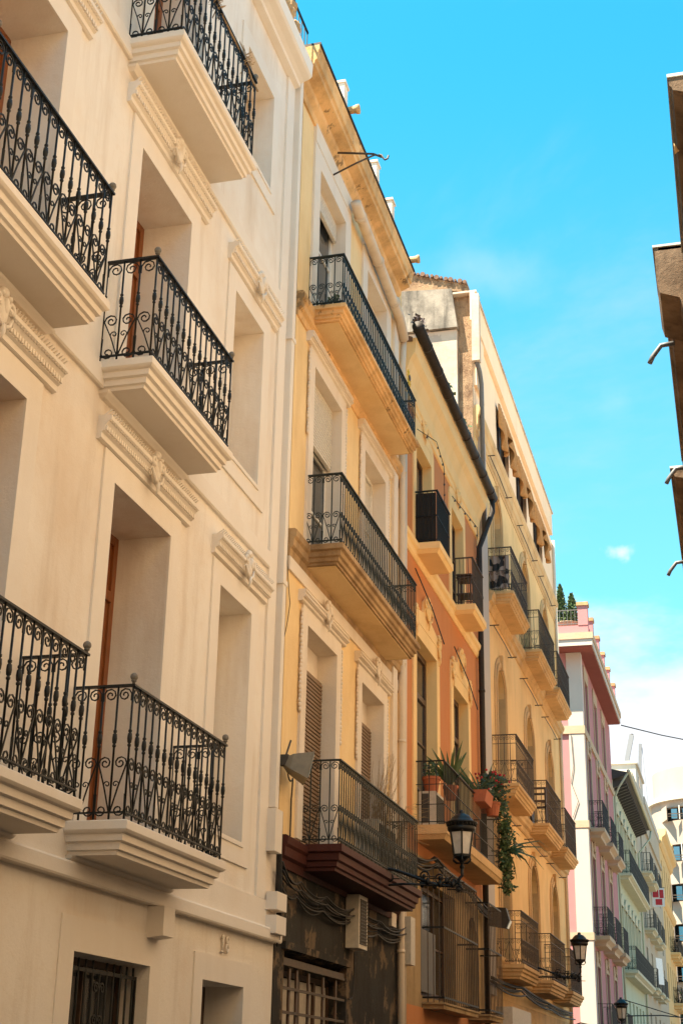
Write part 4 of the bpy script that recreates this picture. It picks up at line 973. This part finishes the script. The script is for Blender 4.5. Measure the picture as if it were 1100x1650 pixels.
part('block_cap', M().box(-.47, .5, 20.42, 22.0, 14.262, 14.30), 'white7', c2)
c3 = right_house('farthest brown opposite house with a slim cornice and one rain spout', 29.2, 43, .40, 14.1, -.62, 13.4, [31.5, 35, 39])
for Y_, X_, par, z_ in ((23.0, -.36, c2, 13.85), (28.6, -.36, c2, 13.85), (34.3, -.62, c3, 13.75)):
    m = M(); m.tube([(X_+.1, Y_, z_), (X_-.14, Y_, z_-.02), (X_-.30, Y_+.05, z_-.20), (X_-.36, Y_+.06, z_-.32)], .045, 10); part('rain_spout', m, 'greypipe', par, smooth=True)
m = M(); m.lathe([(.06, -.20), (.06, -.02), (.085, 0), (.085, .02)], 12, (-.02, 17.3, 13.9), axis='x'); m.v = [(-.0-(v[0]), v[1], v[2]) for v in m.v]; part('clay_spout', m, 'stone4', c1, smooth=True)

# ================================================================== STREET LAMPS
def lamp(loc, label, sc_=1.0):
    X, Y, Z = loc                       # Z = bottom of the lantern
    t = thing('street_lamp', label, 'street lamp', (LW, Y, Z-.45), 'black lanterns bracketed off the left-hand house fronts')
    arm = M(); za = Z-.22
    arm.tube([(LW, Y, za+.02), (LW+.3, Y, za+.12), (LW+.6, Y, za+.06), (X-.35, Y, za-.14), (X-.12, Y, za-.16), (X, Y, za-.02), (X, Y, Z-.06)], .022, 8)
    arm.tube([(LW, Y, za-.24), (LW+.35, Y, za-.14), (LW+.7, Y, za-.12), (X-.35, Y, za-.14)], .018, 6)
    arm.box(LW, LW+.025, Y-.05, Y+.05, za-.45, za+.18)
    part('bracket_arm', arm, 'lampblack', t, smooth=True)
    s_ = M()
    for cx, cz, r_, a0, sg in ((LW+.25, za-.03, .10, 0, 1), (LW+.50, za-.04, .08, pi, -1), (X-.52, za-.02, .11, pi, 1), (X-.30, za-.05, .09, 0, -1), (X-.12, za-.10, .07, pi*.5, 1), (X-.05, za-.20, .05, 0, 1)):
        s_.tube([(a, Y, b) for a, b in spiral(cx, cz, r_, 1.4, a0, sg, 14)], .012, 6); s_.tube([(cx-.15, Y, cz), (cx+.15, Y, cz-.01)], .008, 5)
        s_.ball((cx, Y, cz), .028)
    part('arm_scroll', s_, 'lampblack', t, smooth=True); s_ = M()
    for k in range(7): s_.ball((X-.55+k*.085, Y+.02*(-1)**k, za-.12+.03*math.sin(k*2)), .035, .03, .05, 6, 5)
    part('arm_leaf', s_, 'lampblack', t, smooth=True)
    n = 6; K = .70; rb, rt = .165*K, .235*K; zb, zt = Z+.02, Z+.34
    P = lambda r_, k, z: (X+r_*math.cos(2*pi*(k+.5)/n+.2), Y+r_*math.sin(2*pi*(k+.5)/n+.2), z)
    fr = M()
    for k in range(n): fr.tube([P(rb+.004, k, zb), P(rt+.004, k, zt)], .013, 5)
    for r_, z in ((rb, zb), (rt, zt)): fr.tube([P(r_+.004, k, z) for k in range(n+1)], .018, 5)
    fr.lathe([(.02, Z-.16), (.035, Z-.13), (.02, Z-.10), (.035, Z-.06), (.08, Z-.02), (.12, Z+.0), (.115, Z+.02)], 12, (X, Y, 0))
    for k in range(n): fr.tube([P(.12, k, Z), P(.135, k, Z-.04), P(.085, k, Z-.08), P(.03, k, Z-.08)], .009, 5)
    part('lantern_frame', fr, 'lampblack', t)
    for k in range(n):
        m = M(); a, b, c, d_ = P(rb, k, zb+.01), P(rb, k+1, zb+.01), P(rt, k+1, zt), P(rt, k, zt); m.quad(a, b, c, d_)
        part('pane', m, 'milk', t, fix=False)
    cp = M(); cp.lathe([(a*K, zt+b*K) for a, b in [(.245, -.01), (.27, .02), (.28, .07), (.25, .10), (.235, .13), (.31, .15), (.315, .17), (.235, .20), (.20, .25), (.14, .31), (.06, .34), (.05, .35), (.055, .39), (.03, .41), (.0, .41)]], 20, (X, Y, 0))
    part('lantern_cap', cp, 'lampblack', t, smooth=True)
    cw = M()
    for k in range(24):
        a = 2*pi*k/24; cw.ball((X+.275*K*math.cos(a), Y+.275*K*math.sin(a), zt+.14*K), .018, .018, .034, 6, 4)
    part('crown_ring', cw, 'lampblack', t)
    return t
lamp((-3.5, 19.2, 4.42), 'nearest black street lantern with scrolled arm, in front of the long plant balcony')
lamp((-3.5, 33.9, 4.22), 'middle street lantern beside the lowest golden balconies')
lamp((-3.5, 44.9, 3.42), 'farthest street lantern, just before the pink house')

# ================================================================== ATTACHED THINGS
def flood():
    t = thing('floodlight', 'boxy grey floodlight bolted to the corner of the cream house', 'floodlight', (LW+.1, 15.72, 5.0))
    ax = Vector((.86, .38, -.22)).normalized(); c = Vector((-4.93, 15.66, 5.03)); sd_ = Vector((-ax.y, ax.x, 0)).normalized(); up = ax.cross(sd_)*-1
    if up.z < 0: up = -up
    def ring(d, a, b): q = c+ax*d; return [q-sd_*a-up*b, q+sd_*a-up*b, q+sd_*a+up*b, q-sd_*a+up*b]
    rs = [ring(0, .05, .04), ring(.08, .13, .09), ring(.27, .20, .15), ring(.30, .215, .165)]; m = M(); v = [p for r_ in rs for p in r_]
    f = [(0, 1, 2, 3), (12, 13, 14, 15)]+[(i*4+k, i*4+(k+1) % 4, i*4+4+(k+1) % 4, i*4+4+k) for i in range(3) for k in range(4)]; m.add(v, f); part('housing', m, 'flood', t)
    q = ring(.304, .185, .135); q2 = ring(.310, .185, .135); m = M(); m.add(q+q2, [(0, 1, 2, 3), (4, 5, 6, 7), (0, 1, 5, 4), (1, 2, 6, 5), (2, 3, 7, 6), (3, 0, 4, 7)]); part('glass', m, 'floodglass', t)
    m = M(); m.box(LW+.03, LW+.14, 15.60, 15.70, 4.98, 5.10); m.tube([(LW+.10, 15.64, 5.1), (LW+.14, 15.68, 5.28)], .012, 5); part('mount', m, 'acdark', t)
flood()
def ac(name, label, x0, x1, y0, y1, z0, z1, grille='x'):
    t = thing(name, label, 'air conditioner', ((x0+x1)/2, (y0+y1)/2, z0))
    part('casing', M().box(x0, x1, y0, y1, z0, z1), 'ac', t)
    m = M(); n = 14
    for k in range(n):
        z = z0+.06+(z1-z0-.12)*k/(n-1); m.box(x1+.001, x1+.012, y0+.05, y1-.05, z-.006, z+.006)
    part('grille', m, 'acdark', t, stuff=True)
    m = M(); m.box(x1+.0005, x1+.004, y0+.05, y1-.05, z0+.05, z1-.05); part('grille_back', m, 'gutter', t)
    return t
ac('air_conditioner', 'beige boxed air conditioner fixed to the black ground-floor wall under the maroon balcony', LW+.02, -4.80, 18.76, 19.22, 3.22, 3.90)
ac('air_conditioner', 'beige air conditioner with dark grille standing on the maroon balcony', LW+.02, -4.68, 19.3, 20.35, 4.24, 4.98)
a_ = ac('air_conditioner', 'pale air conditioner at the near end of the long plant balcony', LW+.06, -4.66, 23.22, 23.95, 5.54, 6.10)
part('side_grille', M().box(LW+.10, LW+.22, 23.212, 23.218, 5.58, 6.06), 'acdark', a_)

# sagging cable bundles along the ground floor of the yellow house
def cables(name, label, pts, n, spread, r_=.009, seed=3):
    rd = random.Random(seed); m = M()
    for k in range(n):
        o1 = Vector((rd.uniform(0, spread), 0, rd.uniform(-spread, spread))); P_ = []
        for i in range(len(pts)-1):
            a, b = Vector(pts[i]), Vector(pts[i+1]); sag = rd.uniform(.01, .12)
            for q in range(6):
                t = q/6; P_.append(a.lerp(b, t)+o1+Vector((0, 0, -sag*4*t*(1-t))))
        P_.append(Vector(pts[-1])+o1); m.tube(P_, r_*rd.uniform(.7, 1.6), 5)
    tag(part(name, m, 'cable', None, smooth=True), label, 'cable')
cables('cable_bundle', 'tangle of black cables sagging under the maroon balcony along the black wall', [(LW+.03, 15.62, 3.80), (LW+.05, 16.3, 3.66), (LW+.06, 17.4, 3.62), (LW+.05, 18.9, 3.66), (LW+.05, 20.3, 3.62), (LW+.05, 21.9, 3.70)], 9, .09)
cables('cable_bundle', 'black cables running down the corner between cream and black walls', [(LW+.04, 15.60, 4.4), (LW+.05, 15.58, 3.9), (LW+.05, 15.66, 3.5), (LW+.04, 15.64, 3.0)], 7, .05, seed=5)
cables('cable_bundle', 'thick black cables slung under the long plant balcony', [(LW+.1, 22.2, 4.85), (LW+.12, 24.0, 5.05), (LW+.12, 27.0, 4.95), (LW+.12, 29.6, 4.75)], 7, .10, .014, seed=6)
cables('cable_bundle', 'black cables slung beneath the lowest balconies of the golden house', [(LW+.1, 29.9, 3.5), (LW+.12, 34.0, 3.55), (LW+.12, 38.5, 3.45), (LW+.12, 44.0, 3.45)], 6, .12, .018, seed=8)
cables('cable', 'loose black cable loop below the boxed air conditioner', [(LW+.04, 19.15, 3.2), (LW+.03, 19.2, 2.95), (LW+.02, 19.1, 2.62), (LW+.02, 18.95, 2.60)], 1, .01, .008, seed=9)
cables('cable', 'thin dark cord hanging down the yellow wall beside the floodlight', [(LW+.02, 15.95, 4.98), (LW+.05, 16.08, 4.92), (LW+.02, 16.14, 4.7), (LW+.02, 16.14, 4.25)], 1, .01, .007, seed=10)
cables('cable', 'thin black cord running beside the cream corner pipe', [(LW+.03, 15.60, 10.0), (LW+.03, 15.62, 7.6), (LW+.04, 15.78, 7.0), (LW+.03, 15.60, 6.5), (LW+.03, 15.6, 4.5)], 1, .005, .006, seed=11)
m = M(); m.tube([(-4.4, 64.9, 16.9)]+[(-4.4+t*16, 64.9+t*45, 16.9+t*9.2-1.2*4*t*(1-t)) for t in [k/10 for k in range(1, 11)]], .03, 5)
tag(part('overhead_wire', m, 'cable', None), 'long overhead wire strung across the sky from the pink eaves', 'wire')
m = M(); m.tube([(-4.5, 60.5, 4.2), (-3.2, 61, 4.25), (-1, 62, 4.1), (.4, 63, 4.1)], .025, 5); m.tube([(-4.9, 64, 5.0), (-2.2, 64, 4.2), (.4, 64, 3.6)], .02, 5)
tag(part('overhead_wire', m, 'cable', None), 'low wires crossing the street before the green house', 'wire')

# string of little bulbs over the orange top windows
def bulbs(label, pts):
    m = M(); m.tube(pts, .007, 4); t = thing('string_light', label, 'string lights', pts[0]); part('wire', m, 'cable', t)
    b = M().ball((0, 0, -.035), .018, .018, .028, 6, 5).mesh('bulb', MT['acdark'])
    for i in range(len(pts)-1):
        a, c = Vector(pts[i]), Vector(pts[i+1]); n = max(1, int((c-a).length/.22))
        for k in range(n): p = a.lerp(c, (k+.5)/n); inst('bulb', b, t, (p.x, p.y, p.z))
bulbs('dark string of bulbs looping from the nearer orange top window', [(-4.92, 23.0, 12.65), (-4.60, 23.2, 12.45), (-4.60, 23.9, 12.25), (-4.75, 24.7, 11.95), (-4.9, 25.3, 12.0), (-4.92, 25.7, 12.25)])
bulbs('dark string of bulbs hanging by the farther orange top window', [(-4.92, 26.4, 12.7), (-4.60, 27.5, 12.4), (-4.72, 28.0, 11.8), (-4.85, 28.5, 11.55), (-4.9, 29.0, 11.75)])
# thin curtain rods over the lower orange windows
for (a, z), lb in zip(((23.1, 9.72), (26.7, 9.35)), ('dark rod angled across the nearer orange crest', 'dark rod angled across the farther orange crest')):
    tag(part('wall_rod', M().tube([(LW+.10, a-.35, z+.15), (LW+.14, a+.9, z-.18), (LW+.12, a+2.1, z-.5)], .012, 5), 'cable', None), lb, 'rod')

# plants
def pot(x, y, z, r_, h, label, mat='terracotta', kind='bush', seed=1, fr=.2, n=260, lsize=.06, lmat='leaf', flowers=0):
    t = thing('potted_plant', label, 'plant', (x, y, z))
    part('pot', M().lathe([(r_*.72, z), (r_*.98, z+h*.82), (r_*1.08, z+h*.82), (r_*1.08, z+h), (r_*.95, z+h), (r_*.9, z+h*.9)], 14, (x, y, 0)), mat, t, smooth=False)
    m = M(); rd = random.Random(seed)
    if kind == 'bush': foliage(m, (x, y, z+h+fr*.8), fr, fr, fr, n, lsize, seed)
    else:
        for k in range(n):
            a = rd.uniform(0, 2*pi); el_ = rd.uniform(.5, 1.4); L_ = fr*rd.uniform(.7, 1.2); d = Vector((math.cos(a)*math.cos(el_), math.sin(a)*math.cos(el_), math.sin(el_)))
            s_ = d.orthogonal().normalized(); c = Vector((x, y, z+h)); w_ = lsize
            pts = [c, c+d*L_*.35, c+d*L_*.75+Vector((0, 0, -.03)), c+d*L_+Vector((0, 0, -.10*L_))]; ws = [w_*.6, w_, w_*.6, .002]
            v = []
            for p, q in zip(pts, ws): v += [p-s_*q, p+s_*q]
            m.add(v, [(i*2, i*2+1, i*2+3, i*2+2) for i in range(3)])
    part('leaves', m, lmat, t, fix=False, stuff=True)
    if flowers:
        f = M()
        for k in range(flowers): f.ball((x+rd.uniform(-fr, fr), y+rd.uniform(-fr, fr), z+h+rd.uniform(fr*.4, fr*1.9)), .025, None, None, 5, 4)
        part('flowers', f, 'red', t, stuff=True)
    return t
pot(-4.78, 23.45, 6.11, .15, .26, 'terracotta pot with small green plant on top of the balcony air conditioner', seed=2, fr=.14, n=120)
pot(-4.62, 24.35, 6.15, .13, .24, 'spiky agave in a pot on the long plant balcony', kind='spike', seed=3, fr=.75, n=22, lsize=.035, lmat='leaf')
bx = thing('window_box', 'terracotta trough hooked on the outside of the long balcony rail', 'planter', (-4.40, 26.3, 6.42))
part('trough', M().prism([(-4.50, 6.42), (-4.30, 6.42), (-4.26, 6.64), (-4.52, 6.64)], 'y', 26.0, 26.75), 'terracotta', bx)
m = M(); foliage(m, (-4.38, 26.5, 6.75), .18, .3, .16, 160, .06, 5); part('leaves', m, 'darkleaf', bx, fix=False, stuff=True)
pot(-4.36, 27.25, 6.36, .15, .26, 'red-flowering geranium in a terracotta pot hung on the long balcony rail', seed=6, fr=.31, n=520, lsize=.09, lmat='darkleaf', flowers=30)
pot(-4.70, 28.35, 6.62, .10, .2, 'thin leafy plant rising above the far end of the long plant balcony', kind='spike', seed=7, fr=1.0, n=16, lsize=.03)
m = M()
for k in range(4): foliage(m, (-4.43+.05*(k % 2), 28.95+.06*math.sin(k), 6.6-k*.38), .16, .22, .32, 300, .085, 20+k)
tag(part('trailing_vine', m, 'leaf', None, fix=False), 'green vine spilling over the far corner of the long plant balcony', 'plant')
m = M(); rd = random.Random(9); c = Vector((-4.40, 29.0, 5.95))
for k in range(26):
    a = rd.uniform(-1.2, 1.5); L_ = rd.uniform(.45, 1.0); d = Vector((math.cos(a)*.9, math.sin(a), rd.uniform(-.3, .7))).normalized(); s_ = d.orthogonal().normalized()
    pts = [c, c+d*L_*.4+Vector((0, 0, .05)), c+d*L_*.75, c+d*L_+Vector((0, 0, -.25*L_))]; v = []
    for p, q in zip(pts, (.02, .026, .016, .002)): v += [p-s_*q, p+s_*q]
    m.add(v, [(i*2, i*2+1, i*2+3, i*2+2) for i in range(3)])
tag(part('spider_plant', m, 'leaf', None, fix=False), 'arching long-leaved plant sticking out below the vine at the balcony corner', 'plant')
m = M(); rd = random.Random(4)
for k in range(90):
    y = 19.6+rd.gauss(0, .12); x = -4.75+rd.gauss(0, .06); L_ = rd.uniform(.8, 1.55); a = rd.gauss(.15, .32)
    m.tube([(x, y, 4.45), (x+rd.gauss(0, .03), y+a*.35, 4.45+L_*.55), (x+.06+rd.gauss(0, .06), y+a*1.1, 4.45+L_)], .004, 3, .002)
for k in range(30):
    L_ = rd.uniform(.5, 1.0); z = rd.uniform(4.9, 5.4); m.tube([(-4.7, 20.2, 4.6), (-4.6, 20.7, z), (-4.45+rd.uniform(-.1, .2), 21.0+rd.uniform(0, .5), z+rd.uniform(-.1, .25))], .003, 3, .002)
tag(part('dry_plant', m, 'drygrass', None, fix=False), 'dry brown twiggy plant standing behind the maroon balcony rail', 'plant')
pot(-4.80, 16.9, 11.42, .12, .2, 'small green potted plant at the near end of the top yellow balcony', seed=12, fr=.15, n=150, lmat='darkleaf', mat='greeniron')
sf = thing('sunflower', 'yellow sunflower ornament at the far end of the top yellow balcony', 'flower', (-4.60, 20.75, 12.2))
m = M()
for k in range(14):
    a = 2*pi*k/14; m.prism([(20.75+.05*math.cos(a-.3), 12.52+.05*math.sin(a-.3)), (20.75+.15*math.cos(a), 12.52+.15*math.sin(a)), (20.75+.05*math.cos(a+.3), 12.52+.05*math.sin(a+.3))], 'x', -4.58, -4.57)
part('petals', m, 'petal', sf); part('centre', M().ball((-4.565, 20.75, 12.52), .02, .055, .055), 'darkwood', sf); part('stem', M().tube([(-4.6, 20.75, 11.45), (-4.59, 20.75, 12.5)], .008, 5), 'leaf', sf)
# weeds in the gutter
m = M(); foliage(m, (-4.72, 22.35, 14.35), .10, .5, .16, 320, .07, 31); tag(part('gutter_weeds', m, 'darkwood', None, fix=False), 'dry weeds growing at the near end of the dark gutter', 'weeds')
m = M()
for yy, xx in ((24.3, -5.2), (25.2, -5.1), (27.0, -5.1)): foliage(m, (xx+.35, yy, 14.45), .12, .2, .2, 40, .11, int(yy))
tag(part('gutter_weeds', m, 'leaf', None, fix=False), 'green weeds sprouting behind the dark gutter', 'weeds')
# spotted cloth on the first upper balcony of the golden house
m = M(); n = 16
for k in range(n):
    a, b = k/n, (k+1)/n; f = lambda t: (-4.98+.46*t, 31.36+.03+.02*math.sin(t*20))
    p, q = f(a), f(b); m.quad((p[0], p[1], 12.38), (q[0], q[1], 12.36), (q[0], q[1], 13.16), (p[0], p[1], 13.18))
tag(part('spotted_cloth', m, 'cow', None, fix=False, smooth=True), 'black spotted cloth hung inside the side rail of the upper golden balcony', 'cloth')
# furniture glimpsed through side rails
fr = M()
for z in (8.25, 8.42, 8.60, 8.75): fr.box(-4.95, -4.55, 37.1, 37.16, z, z+.05)
fr.box(-4.96, -4.92, 37.1, 37.6, 7.81, 8.8); fr.box(-4.58, -4.54, 37.1, 37.6, 7.81, 8.8); tag(part('slatted_chair', fr, 'darkwood', None), 'dark slatted chair on the middle golden balcony', 'chair')
fr = M()
for z in (10.75, 11.1, 11.16): fr.box(-4.95, -4.64, 26.9, 27.3, z, z+.03)
for x in (-4.93, -4.68):
    for y in (26.92, 27.26): fr.box(x, x+.03, y, y+.03, 10.46, 11.1)
tag(part('shelf_rack', fr, 'darkwood', None), 'small dark shelf rack on the second orange balcony', 'shelf')
t = thing('satellite_box', 'black boxy lamp bracketed beside the caged arched window', 'lamp', (-4.7, 29.8, 4.9))
part('housing', M().prism([(-4.95, 4.62), (-4.55, 4.55), (-4.48, 4.70), (-4.55, 4.95), (-4.95, 4.98)], 'y', 29.85, 30.1), 'acdark', t); part('glass', M().prism([(-4.545, 4.56), (-4.475, 4.70), (-4.46, 4.70), (-4.53, 4.55)], 'y', 29.86, 30.09), 'floodglass', t)
m = M(); m.box(LW+.10, LW+.20, 21.95, 22.25, 3.25, 3.95); tag(part('meter_box', m, 'ac', None), 'slim beige meter box on the downpipe between black wall and orange house', 'box')
t = thing('flag', 'red and white flag hung from the grey house far down the street', 'flag', (-4.6, 92, 12.6))
part('cloth', M().box(-4.95, -4.2, 92, 92.02, 11.9, 13.0), 'whitecloth', t); part('red_field', M().box(-4.9, -4.55, 91.985, 91.998, 12.45, 12.95).box(-4.5, -4.25, 91.985, 91.998, 12.4, 12.9).box(-4.75, -4.35, 91.985, 91.998, 12.0, 12.35), 'red', t); part('pole', M().tube([(LW, 92.01, 13.02), (-4.15, 92.01, 13.02)], .02, 6), 'greypipe', t)
m = M(); m.quad((-4.5, 84.5, 6.9), (-4.2, 85.3, 6.9), (-4.25, 85.3, 8.3), (-4.55, 84.5, 8.3)); md = tag(part('hanging_laundry', m, 'whitecloth', None, fix=False), 'white laundry hanging from a low balcony of the grey house', 'laundry')
mm = md.modifiers.new('thick', 'SOLIDIFY'); mm.thickness = .02
# crane mast beyond the roofs
t = thing('crane', 'pale crane mast rising beyond the far roofs', 'crane', (-13, 200, 0))
m = M(); m.tube([(-14.0, 200, 20), (-13.0, 200, 44), (-12.2, 200, 47.3)], .45, 4); m.tube([(-12.2, 200.5, 20), (-11.7, 200.5, 38), (-11.1, 200, 46)], .3, 4); part('mast', m, 'crane', t)
part('jib_head', M().ball((-12.2, 200, 47.2), .3), 'gutter', t); part('hoist_cable', M().tube([(-10.9, 200, 45.5), (-10.2, 200, 30)], .06, 4), 'crane', t)
# leafy tree past the yellow house, at the foot of the rounded block
t = thing('street_tree', 'sunlit green tree in front of the rounded block at the street end', 'tree', (-3.6, 125.5, 0))
part('trunk', M().tube([(-3.2, 125.5, 0), (-3.3, 125.5, 3), (-3.6, 125.5, 6)], .22, 8, .1).tube([(-3.3, 125.5, 3), (-2.4, 125.2, 6)], .12, 6, .04), 'darkwood', t)
m = M()
for k, (x, y, z, r_) in enumerate(((-3.9, 125.5, 8, 1.1), (-2.8, 125.2, 7.4, 1.2), (-3.4, 125.8, 6.4, 1.3), (-2.2, 125.5, 6.0, 1.0), (-4.1, 125.4, 6.6, .8))): foliage(m, (x, y, z), r_, r_, r_, 900, .22, 50+k)
part('crown', m, 'leaf', t, fix=False, stuff=True)
